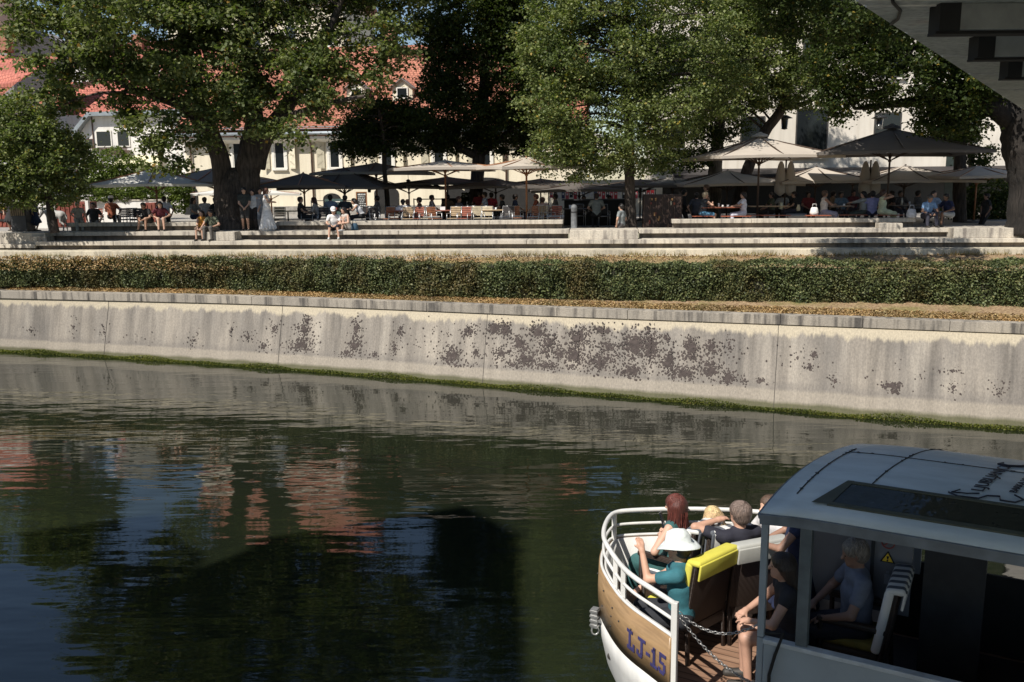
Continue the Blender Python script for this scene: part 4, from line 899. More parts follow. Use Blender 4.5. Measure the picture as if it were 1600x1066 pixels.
    if skirt:
        if sit:
            k1, k2 = kn[0][0], kn[1][0]
            B_ = [ex(P[0], g), (hips[0], k1, .11, .085, .08), (hips[1], k2, .11, .085, .08), (hips[0].lerp(k1, .5), hips[1].lerp(k2, .5), .09, .09, .08)]
            if leg > .6:
                B_ += [(k1, kn[0][1]+V3(0, 0, .15), .085, .10, .08), (k2, kn[1][1]+V3(0, 0, .15), .085, .10, .08), (k1.lerp(kn[0][1], .5), k2.lerp(kn[1][1], .5), .09, .09, .1)]
            else: B_ += [(k1, k1.lerp(kn[0][1], leg*.4), .08, .075, .06), (k2, k2.lerp(kn[1][1], leg*.4), .08, .075, .06)]
        else:
            zb2 = .90*S*(1-leg)+.06; B_ = [ex(P[0], g)]
            for k in range(14):
                a = 2*pi*k/14; R_ = .12+.26*leg; B_.append((pel+V3(.06*math.cos(a), .04*math.sin(a), 0), V3(R_*math.cos(a)*1.0, R_*.8*math.sin(a)+.02, zb2), .075, .040, .035))
            B_.append((pel, V3(0, 0, zb2+.05), .12, .20*leg+.1, .05))
    organic('shirt' if not dress else 'dress', T_+(B_ if dress else []), vox, clothmat(top), root)
    if not dress: organic('skirt' if skirt else ('trousers' if leg > .6 else 'shorts'), B_, vox, clothmat(bottom), root)
    Sh = [(f_+V3(0, -.035, -.018), f_+V3(0, .155, -.03), .046, .039, .02) for k_, f_ in kn]
    organic('shoes', Sh, vox*.8, M('shoe %.2f' % shoe[0], shoe, .6), root)
    if hair is not None:
        H = [(head+hup*.035*S-hb*.025*S, head+hup*.045*S+hb*.005*S, .101*S, .093*S, .02), (head-hup*.02*S-hb*.045*S, head+hup*.02*S-hb*.04*S, .080*S, .09*S, .03)]
        H += [(head+hb*.15*S-hup*.045*S, head+hb*.12*S+hup*.005*S, .085*S, .062*S, .01, 'sub')]
        if hairlen:
            for o_ in (-.055, 0, .055): H.append((head-hb*.06*S+hr*o_, head-hb*.085*S-up*hairlen+hr*o_*1.25, .060, .040, .04))
            for sg in (-1, 1): H.append((head+hr*sg*.075*S-hb*.01, head+hr*sg*.082*S-up*hairlen*.8-hb*.05, .035, .028, .03))
        ho = organic('hair', H, vox*.7, hairmat(hair), root)
        if vox < .0095 and not hat:
            rg = np.random.default_rng(int(head.z*1000)+int(hair[0]*900)); q = MB(); crown = (hup*.9-hb*.42).normalized(); e1_ = crown.cross(hr).normalized()
            c0 = head+hup*.034*S-hb*.022*S; lng = hairlen
            for k in range(420):
                a = rg.uniform(0, 2*pi); out_ = (e1_*math.cos(a)+hr*math.sin(a)); fwd = max(0, out_.dot(hb)); tmax = rad(118-62*fwd)*rg.uniform(.8, 1.05); t0 = rg.uniform(0, .7)*tmax; pts = []; Rr_ = (.099+.009*rg.random())*S; sw_ = rg.normal(0, .16)
                for j in range(7):
                    th = t0+(tmax-t0)*j/6; aa = a+sw_*j/6; o2 = (e1_*math.cos(aa)+hr*math.sin(aa)); pts.append(c0+(crown*math.cos(th)+o2*math.sin(th))*Rr_)
                if lng and fwd < .5:
                    L2 = lng*rg.uniform(.75, 1.12); b0 = pts[-1]; jx = rg.normal(0, .018); jy = rg.normal(0, .010)
                    for j in range(1, 5): pts.append(b0-up*L2*j/4+hr*jx*j/4*2-hb*(.012*j/4+.02)+hb*jy)
                q.tube(pts, [.0030+.0015*rg.random()]*(len(pts)-1)+[.001], 4, cap=False)
            q.build('strands', hairmat(tuple(min(1, x*1.5) for x in hair)), ho)
    if hat:
        c = head+hup*.092*S-hb*.010; q = MB(); Mx = Matrix((hr, hb, hup)).transposed(); kind, hc, br = hat
        prof = [(0, .066), (.04, .088), (.078, .080), (.102, .042), (.114, -.02)]
        if kind == 'brim': prof += [(.13, -.030), (.16, -.032), (br, -.045), (br, -.052), (.15, -.040), (.112, -.03)]
        seg = 28; vs = []
        for r, z in prof:
            for k in range(seg):
                a = 2*pi*k/seg; wv = (.012*math.sin(3*a+1)+.034*math.cos(2*a)-.012)*(r > .12)*(r/.2)*(1 if kind == 'brim' else 0); cr = (.007*math.sin(5*a+z*70)+.005*math.sin(11*a-z*130))*(.01 < r < .11)
                vs.append(c+Mx @ V3((r+cr)*.98*math.cos(a), (r+cr)*1.1*math.sin(a), z+wv))
        q.add(vs, [(i*seg+k, i*seg+(k+1) % seg, (i+1)*seg+(k+1) % seg, (i+1)*seg+k) for i in range(len(prof)-1) for k in range(seg)], 0, True)
        if kind == 'cap':
            pts = [c+Mx @ V3(.085*math.cos(a), .10*math.sin(a)+(.085 if math.sin(a) > 0.01 else .0)*1, -.018) for a in [pi*k/10 for k in range(11)]]
            q.slab(pts, Mx @ V3(0, 0, .008))
        q.build('hat' if kind == 'brim' else 'cap', clothmat(hc), root)
    if fingers:
        for sg in (-1, 1):
            MB().sph(head+hr*sg*.031*S+hb*.081*S+hup*.012, .011, 8, 6).build('eye', M('eye', (.05, .03, .02), .2), root)
    root['_'] = 0; del root['_']
    return root, dict(head=head, hl=hl, hr=hr_, hb=hb, hup=hup, hrt=hr, neck=neck)
def w2l(loc, face, wp):
    d = Vector(wp)-Vector(loc); a = -(face-pi/2); return Vector((d.x*math.cos(a)-d.y*math.sin(a), d.x*math.sin(a)+d.y*math.cos(a), d.z))
# ---------------- parasols ----------------
m_pole = M('orange brown wood pole', (.28, .12, .05), .5, .25, 3); m_poled = M('dark wood pole', (.06, .035, .022), .6)
def m_canvas(name, c):
    m, t, b = newmat(name); n = noise(t, 1.5, 4); r = ramp(t, [(.3, tuple(x*.88 for x in c)), (.7, c)], n.outputs[0])
    t.links.new(r.outputs[0], b.inputs['Base Color']); b.inputs['Roughness'].default_value = .9; b.inputs['Specular IOR Level'].default_value = .15
    tr = N(t, 'BsdfTranslucent'); t.links.new(r.outputs[0], tr.inputs[0]); ms = N(t, 'MixShader'); ms.inputs[0].default_value = .16
    t.links.new(b.outputs[0], ms.inputs[1]); t.links.new(tr.outputs[0], ms.inputs[2]); t.links.new(ms.outputs[0], t.nodes['Material Output'].inputs[0]); return m
CW, CG, CD, CB = m_canvas('white canvas', (.80, .78, .72)), m_canvas('grey canvas', (.36, .335, .30)), m_canvas('charcoal canvas', (.175, .155, .14)), m_canvas('ecru canvas', (.60, .53, .45))
def parasol(label, px, wd, py_rim, py_apex, half, canvas, rot=.15, wood=True, group='square cafe parasols on the terrace', n=4, pole=True, ruff=0):
    base = TP(px, wd, ZF); zr = TPY(px, py_rim, wd).z-ZF; za = TPY(px, py_apex, wd).z-ZF
    u = empty('parasol', base, PSI+rot, label, 'parasol', group)
    q = MB(); seg = 6; cs = []
    for k in range(4): a = pi/4+pi/2*k; cs.append(V3(half*1.414*math.cos(a), half*1.414*math.sin(a), zr))
    vs = []; fs = []
    for k in range(4):
        a, c = cs[k], cs[(k+1) % 4]; base_i = len(vs)
        for i in range(seg+1):
            f = i/seg
            for j in range(seg+1):
                g = j/seg; e = a.lerp(c, g); p = V3(0, 0, za).lerp(e, f); p.z -= .10*math.sin(pi*f)*(za-zr)*.8; p.z += .07*math.sin(pi*g)*f*f*.6
                vs.append(p)
        fs += [(base_i+i*(seg+1)+j, base_i+i*(seg+1)+j+1, base_i+(i+1)*(seg+1)+j+1, base_i+(i+1)*(seg+1)+j) for i in range(seg) for j in range(seg)]
    q.add(vs, fs, 0, False)
    for k in range(4):
        a, c = cs[k]*1.0, cs[(k+1) % 4]*1.0
        for j in range(seg):
            p0 = a.lerp(c, j/seg); p1 = a.lerp(c, (j+1)/seg); l0 = .07*math.sin(pi*j/seg)*.6; l1 = .07*math.sin(pi*(j+1)/seg)*.6
            q.add([p0+V3(0, 0, l0), p1+V3(0, 0, l1), p1+V3(0, 0, l1-.10), p0+V3(0, 0, l0-.10)], [(0, 1, 2, 3)])
    cp = q.build('canopy', canvas, u)
    if ruff: MB().lathe((0, 0, za), [(.05, .16), (.10, .12), (.30, .05), (.34, -.03)], 12).build('vent', canvas, cp)
    mp = m_pole if wood else m_poled
    MB().tube([(0, 0, 0), (0, 0, za+.03)], .038, 10).build('pole', mp, u)
    MB().lathe((0, 0, 0), [(.0, .12), (.07, .12), (.08, .08), (.34, .07), (.36, 0)], 16).build('base', M('grey base', (.12, .12, .12), .7), u)
    q = MB(); hub = V3(0, 0, zr-.28)
    for k in range(8):
        a = pi/4*k; R_ = half*(1.414 if k % 2 else 1.0)*.98; e = V3(R_*math.cos(a), R_*math.sin(a), zr+(.0 if k % 2 else .03)); tp = V3(0, 0, za-.04)
        q.beam(tp, e, .03, .04); q.beam(hub, tp.lerp(e, .48), .025, .03)
    q.lathe((0, 0, zr-.32), [(.04, 0), (.065, 0), (.065, .09), (.04, .09)], 10)
    q.build('ribs', mp, u); return u
parasol('brilliant white parasol with wooden pole, first from the left', 247, 3.0, 289, 262, 2.45, CW, .35)
parasol('blue grey parasol directly left of and behind the maple trunk', 340, 4.2, 286, 262, 2.6, CG, .1)
parasol('low charcoal parasol reaching right from the maple, in front of the cream house door', 477, 4.0, 291, 270, 1.9, CD, .2)
parasol('wide charcoal parasol over the menu board and the group of guests', 540, 5.5, 293, 262, 2.3, CD, .0, False)
parasol('light grey parasol above the charcoal one, under the thin tree', 590, 7.5, 271, 254, 2.6, CG, .12)
parasol('ecru parasol with orange wooden pole in front of the dark tree', 697, 3.0, 264, 250, 2.25, CB, .3)
parasol('bright ecru parasol with tall wooden pole at the end of the upper step', 823, 1.2, 262, 246, 1.75, CB, .5)
parasol('small far white parasol seen past the maple trunk', 345, 12, 303, 296, 1.6, CW, .2)
parasol('small far white parasol right of the maple trunk beside the arch', 425, 11, 303, 297, 1.5, CW, .3)
parasol('flat grey parasol behind the thin tree near the arch', 640, 11, 293, 286, 1.7, CG, .1)
parasol('large sunlit ecru parasol with ruffled top, over the couple at the wooden table', 1183, 2.2, 246, 213, 2.35, CB, .22, False, ruff=1)
parasol('very large dark charcoal parasol with ruffled top at right', 1385, 2.0, 240, 200, 2.9, CD, -.12, False, ruff=1)
parasol('dappled ecru parasol behind the standing dark figures', 1135, 7.5, 288, 266, 2.6, CB, .15, False)
parasol('dappled ecru parasol between the two furled parasols', 1272, 6.5, 284, 261, 2.1, CB, .1, False)
parasol('dappled ecru parasol behind the large charcoal one', 1410, 6.0, 283, 258, 2.3, CB, .1, False)
parasol('tan parasol with wooden pole and visible ribs near the right edge', 1522, 4.5, 276, 259, 2.0, CB, .2)
parasol('low grey parasol left of the speckled trunk', 1050, 8.5, 287, 277, 1.9, CG, .0, False)
parasol('low dark parasol under the lime tree', 905, 6.0, 297, 286, 2.2, CD, .1, False)
parasol('dark parasol added for shade behind the tall wooden pole', 775, 7.0, 292, 280, 2.4, CD, .1, False)  # this and the next dark canopies are added to deepen terrace shade
parasol('dark parasol added for shade behind the ecru one with orange pole', 700, 9.0, 287, 276, 2.4, CD, .05, False)
parasol('dark parasol added for shade over the gap left of the lime trunk', 845, 9.5, 290, 279, 2.5, CD, .15, False)
parasol('dark parasol added for shade between the lime trunk and the timber kiosk', 1000, 8.0, 291, 280, 2.3, CD, .1, False)
parasol('dim ecru parasol behind the furled parasol in the middle', 1330, 9.5, 280, 266, 2.4, CB, .1, False)
for i, (px, lb) in enumerate(((1225, 'furled cream parasol hanging beside the sunlit ecru parasol'), (1356, 'furled cream parasol in front of the great charcoal canopy'))):
    u = empty('furled_parasol', TP(px, 4.8, ZF), PSI, lb, 'parasol', 'furled parasols'); z1 = TPY(px, 252, 4.8).z-ZF; z0 = TPY(px, 306, 4.8).z-ZF
    for sg in (-1, 1):
        pf = []
        q = MB(); vs = []; prof = [(.05, z1), (.12, z1-.15), (.19, z1-.5), (.25, z0+.35), (.24, z0+.15), (.02, z0-.02)]
        q.lathe((sg*.2, 0, 0), prof, 12); q.build('furled_canvas', CB if i else CB, u)
    MB().tube([(0, 0, 0), (0, 0, z1+.05)], .035, 8).build('pole', m_poled, u); MB().lathe((0, 0, 0), [(0, .1), (.3, .08), (.3, 0)], 12).build('base', M('grey base', (.12, .12, .12), .7), u)
# ---------------- terrace furniture ----------------
def mk_chair(col, metal, kind='slat'):
    r = empty('terrace_chair', (0, 0, 0)); mw = M('chair slats %.2f %.2f' % col[:2], col, .6, .25, 5); mm = M('chair metal %.2f' % metal[0], metal, .35, .1, 5, .8)
    q = MB()
    for k in range(6): q.box((0, -.19+.075*k, .45), (.42, .055, .02))
    q.build('seat', mw, r, 0); q = MB()
    for k in range(5): q.box((0, .235+.012*k, .56+.075*k), (.40, .02, .06), Matrix.Rotation(rad(-9), 3, 'X'))
    q.build('backrest', mw, r)
    for sx_ in (-1, 1):
        MB().tube([(sx_*.225, -.22, 0), (sx_*.225, -.18, .44), (sx_*.225, -.18, .64), (sx_*.225, .22, .64)], .013, 6).build('leg', mm, r)
        MB().tube([(sx_*.225, .26, 0), (sx_*.225, .20, .44), (sx_*.225, .30, .90)], .013, 6).build('leg', mm, r)
    for y_, z_ in ((-.2, .43), (.2, .43), (.30, .90)): MB().tube([(-.225, y_, z_), (.225, y_, z_)], .012, 6).build('crossbar', mm, r)
    return r
CH = {}
def chair(px, wd, rot, col, label, metal=(.5, .5, .5)):
    key = (col, metal)
    if key not in CH: o = mk_chair(col, metal); CH[key] = o
    else: o = copy_tree(CH[key])
    o.location = TP(px, wd, ZF); o.rotation_euler.z = PSI+rot; tag(o, label, 'chair', 'cafe chairs on the terrace'); return o
TAN, CRM, ORG, DRK, RED = (.34, .24, .14), (.52, .44, .31), (.30, .12, .055), (.025, .02, .02), (.24, .07, .04)
cl = [(590, .9, 'dark slatted chair', DRK), (604, 1.0, 'orange chair', ORG), (616, 1.3, 'orange chair', ORG), (637, .8, 'tan chair', TAN), (651, 1.0, 'brown red chair', RED), (664, 1.1, 'cream chair', CRM), (679, .9, 'orange chair', ORG), (709, .9, 'tan chair', TAN), (725, .8, 'dark red chair', RED), (747, 1.1, 'cream chair', CRM), (761, 1.0, 'cream chair', CRM), (793, .9, 'black framed chair', DRK), (807, 1.0, 'orange chair', ORG), (835, 1.0, 'orange chair', ORG), (844, 1.2, 'cream chair', CRM), (856, 1.1, 'tan chair', TAN), (868, 1.0, 'dark red chair', RED)]
near = ['left of the arch doorway', 'in front of the arched doorway', 'just right of the arched doorway', 'beside the boy at the upper step', 'next to the tan chair', 'left of the table with the white box', 'directly left of the ecru parasol pole', 'right of the ecru parasol pole', 'in front of the potted plant', 'left one of a cream pair', 'right one of a cream pair', 'at the table left of the tall pole', 'left of the tall wooden pole', 'right of the tall wooden pole', 'second right of the tall pole', 'near the end of the upper step', 'last one at the end of the upper step']
for i, (px, wd, lb, c) in enumerate(cl): chair(px, wd, random.Random(i).uniform(-.5, .5)+(0 if i % 3 else .4)+pi*0, c, lb+' '+near[i])
for px, wd, c, lb in ((150, 2.0, RED, 'red brown chair at the white post'), (192, 1.8, DRK, 'black chair right of the man in orange'), (203, 2.2, DRK, 'black chair in front of the low white wall'), (213, 1.5, DRK, 'dark chair beside the table with seated youths'), (436, 1.6, TAN, 'pale chair near the woman in white dress'), (480, 1.8, DRK, 'dark chair of the woman in black'), (505, 1.2, DRK, 'dark chair behind the couple on the steps'), (574, 2.2, DRK, 'dark chair of the woman leaning forward'), (943, 2.6, DRK, 'wide dark chair under the lime tree'), (905, 3.2, DRK, 'dark chair beside the grey bollard')):
    chair(px, wd, .2, c, lb)
def table(px, wd, w_, d_, col, label, z=.74, items=(), ped=True, rot=0):
    t_ = empty('cafe_table', TP(px, wd, ZF), PSI+rot, label, 'table', 'cafe tables on the terrace')
    MB().box((0, 0, z), (w_, d_, .035)).build('tabletop', M('table wood %.2f' % col[0], col, .35, .25, 4), t_, .006)
    if ped: MB().tube([(0, 0, .02), (0, 0, z-.02)], .03, 8).lathe((0, 0, 0), [(0, .03), (.25, .02), (.25, 0)], 12).build('pedestal', m_iron, t_)
    else:
        for a in (-1, 1):
            for b_ in (-1, 1): MB().tube([(a*w_*.44, b_*d_*.4, 0), (a*w_*.44, b_*d_*.4, z-.02)], .018, 6).build('leg', m_iron, t_)
    return t_
def cup(tpos, kind, label, col=(.8, .78, .74)):
    o = MB()
    if kind == 'cup': o.lathe((0, 0, 0), [(0, .002), (.06, .004), (.065, .012), (.03, .014), (.035, .02), (.045, .075), (.040, .075), (.03, .02)], 12)
    elif kind == 'glass': o.lathe((0, 0, 0), [(0, .002), (.03, .002), (.038, .14), (.034, .14), (.027, .01)], 12)
    elif kind == 'box': o.box((0, 0, .06), (.20, .13, .12)); o.box((0, 0, .125), (.21, .14, .012))
    elif kind == 'bottle': o.lathe((0, 0, 0), [(0, 0), (.035, 0), (.036, .16), (.014, .22), (.014, .28), (0, .28)], 10)
    elif kind == 'jug': o.lathe((0, 0, 0), [(0, 0), (.07, 0), (.08, .1), (.05, .2), (.06, .24), (.05, .24), (.04, .2)], 12)
    b_ = o.build({'cup': 'coffee_cup', 'glass': 'drinking_glass', 'box': 'napkin_box', 'bottle': 'bottle', 'jug': 'jug'}[kind], M('tableware %.2f %.2f' % col[:2], col, .3, .06), None)
    b_.location = tpos; tag(b_, label, {'cup': 'cup', 'glass': 'glass', 'box': 'box', 'bottle': 'bottle', 'jug': 'jug'}[kind]); return b_
tb = [(223, 2.2, .9, .8, DRK, 'dark small table behind the seated youths at left'), (450, 2.0, .9, .8, CRM, 'pale table right of the woman in white dress'), (525, 2.4, 1.3, .8, DRK, 'dark table of the group behind the couple on the steps'), (627, 1.5, 1.0, .8, RED, 'brown table left of the row of cream chairs'), (692, 1.6, 1.1, .8, RED, 'red brown table carrying the white box by the pole'), (778, 1.6, 1.2, .8, TAN, 'wooden table between cream pair and black framed chair'), (893, 2.4, 1.2, .8, DRK, 'dark table with pale box left of the grey bollard')]
for a in tb: table(a[0], a[1], a[2], a[3], a[4], a[5])
for px, wd, k, lb, c in ((692, 1.5, 'box', 'white napkin box on the table beside the ecru parasol pole', (.85, .83, .8)), (775, 1.6, 'cup', 'white cup on the table right of the cream pair of chairs', (.8, .8, .8)), (623, 1.5, 'box', 'small pale box on the table left of the cream chairs', (.75, .75, .8)), (893, 2.4, 'box', 'pale box on the dark table left of the bollard', (.6, .65, .8))):
    cup(TP(px, wd, ZF+.76), k, lb, c)
WD = (.26, .085, .045)
def bench(px, wd, L, label):
    b_ = empty('bench', TP(px, wd, ZF), PSI, label, 'bench', 'red slatted beer garden benches'); q = MB()
    for k in range(4): q.box((0, -.14+.09*k, .46), (L, .07, .025))
    q.build('seat', M('red brown slats', (.36, .10, .05), .5, .25, 3), b_)
    for s in (-1, 1): MB().tube([(s*L*.42, -.15, 0), (s*L*.42, 0, .44), (s*L*.42, .15, 0)], .014, 6).build('leg', m_iron, b_)
for a in ((1125, 1.6, 1.5, .75, WD, 'long red brown wooden table between the two coffee drinkers'), (1200, 2.6, 1.5, .75, TAN, 'wooden table right of the man in white tee'), (1312, 2.0, .9, .7, (.2, .14, .1), 'round pedestal style table of the woman in white top'), (1418, 2.2, 1.3, .75, DRK, 'dark table in front of the woman in pale dress')): table(*a, z=.78)
for a in ((1150, 1.0, 1.1, 'red slatted bench under the man in white tee'), (1180, 1.9, 1.0, 'red slatted bench right of the man in white tee'), (1212, 1.6, 1.1, 'red slatted bench below the wooden table'), (1278, 1.2, .9, 'red bench holding the white shopping bag'), (1333, 1.5, 1.0, 'orange red bench left of the grey shirted guest'), (1390, 1.2, 1.0, 'dark seat of the woman in pale dress'), (1098, 1.2, .8, 'red bench of the blonde woman in blue shorts')): bench(*a)
for px, wd, k, lb, c, dz in ((1123, 1.5, 'glass', 'clear glass on the red table, left of the cups', (.5, .5, .5), 0), (1129, 1.5, 'cup', 'smaller white cup on the long red table', (.85, .83, .8), 0), (1137, 1.6, 'cup', 'larger white cup nearest the man in white tee', (.85, .83, .8), 0), (1303, 2.0, 'cup', 'left white cup on the pedestal table', (.7, .7, .7), 0), (1318, 2.0, 'cup', 'right white cup on the pedestal table', (.8, .8, .8), 0), (1408, 2.2, 'bottle', 'pale bottle on the dark table', (.6, .55, .45), 0), (1420, 2.2, 'glass', 'glass on the dark table right of the bottle', (.5, .5, .55), 0), (1220, 2.6, 'jug', 'white and green jug beside the wooden table', (.6, .62, .45), -.12), (1247, 2.4, 'jug', 'tan jug near the wooden table', (.5, .45, .3), -.2)):
    cup(TP(px, wd, ZF+.80+dz), k, lb, c)
def bagobj(pos, label, col, s=1):
    q = MB(); q.lathe((0, 0, 0), [(.0, 0), (.15*s, 0), (.17*s, .1*s), (.13*s, .26*s), (.10*s, .30*s)], 10)
    q.tube([(-.08*s, 0, .28*s), (-.06*s, 0, .42*s), (.06*s, 0, .42*s), (.08*s, 0, .28*s)], .012*s, 5)
    o = q.build('bag', clothmat(col)); o.location = pos; tag(o, label, 'bag')
bagobj(TP(1272, 1.2, ZF+.475), 'white shopping bag on the red bench', (.75, .73, .7)); bagobj(TP(1424, .1, Z1), 'pale bag beside the man in blue shirt on the step', (.6, .6, .62), 1.1); bagobj(TP(553, -.45, Z2), 'navy backpack beside the tattooed woman on the steps', (.04, .09, .14), .9)
# menu board, bollard, bins, notice boards, railings, lanterns
mbd = empty('menu_board', TP(566, 14, ZF), PSI, 'dark menu board with wooden frame on the cream wall', 'sign'); zt = zz(566, 301, 14)-ZF; z0 = zz(566, 333, 14)-ZF
MB().box((0, 0, (zt+z0)/2), (.50, .05, zt-z0)).build('board', m_dark, mbd)
q = MB(); zc = (zt+z0)/2
for s in (-1, 1): q.box((s*.27, -.01, zc), (.05, .08, zt-z0+.08))
for s in (-1, 1): q.box((0, -.012, zc+s*((zt-z0)/2+.015)), (.49, .08, .05))
q.build('frame', m_pole, mbd); q = MB(); rr = random.Random(3)
for k in range(9):
    z_ = zt-.10-k*.10; x = -.19
    while x < .16: w_ = rr.uniform(.03, .09); q.box((x+w_/2, -.03, z_), (w_, .006, .035 if k else .07)); x += w_+.03
q.build('chalk_writing', M('chalk white', (.75, .75, .72), .9), mbd)
def bx(name, label, cat, px, wd, w_, h_, d_, mat, extra=None, group=None, z=ZF):
    o = empty(name, TP(px, wd, z), PSI, label, cat, group); MB().box((0, 0, h_/2), (w_, d_, h_)).build('body', mat, o, .02)
    if extra: extra(o)
    return o
bol = empty('bollard', TP(897, .2, Z2-.02), PSI, 'round grey bollard standing on the solid block in the centre gap', 'bollard')
MB().lathe((0, 0, 0), [(.14, 0), (.14, .04), (.115, .06), (.115, .74), (.125, .76), (.125, .82), (.09, .9), (0, .93)], 18).build('post', M('grey stone bollard', (.13, .135, .14), .7, .4, 8), bol); MB().lathe((0, 0, 0), [(.118, .60), (.121, .61), (.121, .65), (.118, .66)], 18).build('ring', m_iron, bol)
def bin_x(o):
    q = MB()
    for k in range(7): q.box((-.27+.09*k, -.305, .80), (.055, .02, .30))
    q.build('poster_slats', M('ochre brown slats', (.20, .15, .09), .7), o); MB().box((0, 0, 1.13), (.78, .72, .09)).build('lid', m_iron, o)
bx('litter_bin', 'square black litter bin with brown slats on the left block', 'bin', 35, .0, .66, 1.08, .58, m_iron, bin_x, z=Z2-.02)
for px, w_, h_, lb in ((548, .0, 0, ''),): pass
nb = empty('notice_frame', TP(683, 12, ZF), PSI, 'black framed barrier screen before the pale wall', 'screen'); zt = zz(683, 310, 12)-ZF
MB().box((-1.2, 0, zt/2), (.05, .05, zt)).build('post', m_iron, nb); MB().box((-.45, 0, zt-.04), (1.45, .05, .05)).build('rail', m_iron, nb); MB().box((-.45, 0, zt*.45), (1.45, .05, .04)).build('rail', m_iron, nb); MB().box((.9, 0, zt/2), (1.3, .06, zt)).build('panel', m_dark, nb)
ns = empty('teal_counter', TP(524, 12.5, ZF), PSI, 'small teal counter with a red and white notice behind the group of guests', 'counter'); zt = zz(524, 311, 12.5)-ZF
MB().box((0, 0, zt/2), (.95, .4, zt)).build('body', M('teal board', (.05, .09, .085), .6), ns); MB().box((.1, -.22, zt-.14), (.5, .01, .05)).build('white_strip', MAT['white'], ns)
q = MB()
for k in range(2): q.box((-.05+.22*k, -.22, zt-.5), (.10, .01, .22)).box((.06+.0*k, -.222, zt-.4), (.30, .008, .03))
q.build('red_marks', M('red paint', (.45, .06, .04), .7), ns)
rl = empty('iron_railing', TP(524, 13.2, ZF), PSI, 'black iron railing with diagonal braces on both sides of the teal counter', 'railing'); q = MB()
for s in (-1, 1):
    q.beam((s*.5, 0, zt-.1), (s*1.3, 0, zt-.1), .04, .04).beam((s*.5, 0, .5), (s*1.3, 0, .5), .04, .04).beam((s*1.3, 0, 0), (s*1.3, 0, zt-.1), .04, .04).beam((s*.5, 0, .55), (s*1.25, 0, zt-.15), .03, .03)
q.build('rails', m_iron, rl)
# brown timber kiosk with goods, right of the lime tree
def kx(o):
    q = MB()
    for k in range(7): q.box((-.7+.23*k, -.42, .62), (.03, .03, 1.2))
    q.build('battens', m_poled, o); r2 = random.Random(5)
    for k in range(12):
        c = r2.choice([(.25, .06, .03), (.3, .16, .06), (.3, .27, .2), (.15, .03, .02)]); s = MB().box((r2.uniform(-.65, .65), -.44, r2.uniform(.25, 1.15)), (.06, .04, r2.uniform(.06, .16))); s.build('tag', M('tag %.2f' % c[1], c, .6), o)
bx('timber_kiosk', 'dark brown timber kiosk hung with small coloured tags between lime tree and upper step', 'kiosk', 1034, 1.6, 1.5, 1.30, .8, M('dark brown timber', (.030, .014, .009), .6), kx)
bx('bar_counter', 'dark bar counter behind the table in the centre gap', 'counter', 930, 4.2, 2.6, 1.05, .6, m_dark, lambda o: MB().box((0, -.05, 1.07), (2.8, .75, .05)).build('top', m_iron, o) and None)
# souvenir display with pale and red goods behind the lime tree
sd_ = empty('souvenir_rack', TP(940, 14.5, ZF), PSI, 'souvenir rack hung with red, white and navy goods behind the lime tree', 'rack'); r2 = random.Random(12)
MB().box((0, .1, 1.35), (5.6, .05, .06)).build('rail', m_iron, sd_); MB().box((-2.84, .1, .7), (.06, .05, 1.4)).build('post', m_iron, sd_); MB().box((2.84, .1, .7), (.06, .05, 1.4)).build('post', m_iron, sd_)
for k in range(26):
    c = r2.choice([(.55, .04, .05), (.7, .65, .6), (.05, .06, .12), (.6, .1, .12), (.03, .03, .03)]); x = -2.7+k*.215; h_ = r2.uniform(.3, .5)
    MB().box((x, .0, 1.33-h_/2), (.17, .04, h_)).box((x, -.025, 1.33-h_*.4), (.08, .01, .10), mi=1).build('souvenir', [M('goods %.2f %.2f' % c[:2], c, .7), M('goods 0.70 0.65', (.7, .65, .6), .7)], sd_)
ls = bx('lit_wall_panel', 'sunlit pale partition wall behind the souvenir rack', 'wall', 935, 16.5, 7.0, 1.9, .2, MAT['cream'])
# arched black openings of stalls, hanging lanterns
ltn = []
for px, wd, py, lb in ((488, 6.5, 287, 'dark hanging lantern left of the pointed dark trunk'), (577, 6.0, 296, 'dark hanging lantern beside the pole right of the menu board'), (638, 8.0, 287, 'dark hanging lantern before the pale wall'), (1374, 9, 193, 'large black lantern above the great charcoal parasol'), (1226, 9, 193, 'large black lantern above the furled parasol')):
    p = TPY(px, py, wd); big = py < 200; s = 1.9 if big else 1; o = empty('lantern', p, 0, lb, 'lantern', 'hanging lanterns')
    MB().lathe((0, 0, 0), [(0, .2*s), (.04*s, .2*s), (.20*s if big else .13*s, .12*s), (.10*s, .11*s)], 8).build('lid', m_iron, o)
    MB().lathe((0, 0, 0), [(.09*s, .115*s), (.07*s, -.12*s), (.09*s, -.13*s), (0, -.15*s)], 6).build('glass_body', m_glass('lantern glass', (.06, .06, .055)), o)
    MB().tube([(0, 0, .2*s), (0, 0, (1.1 if not big else .45))], .012, 5).build('hanger', m_iron, o)
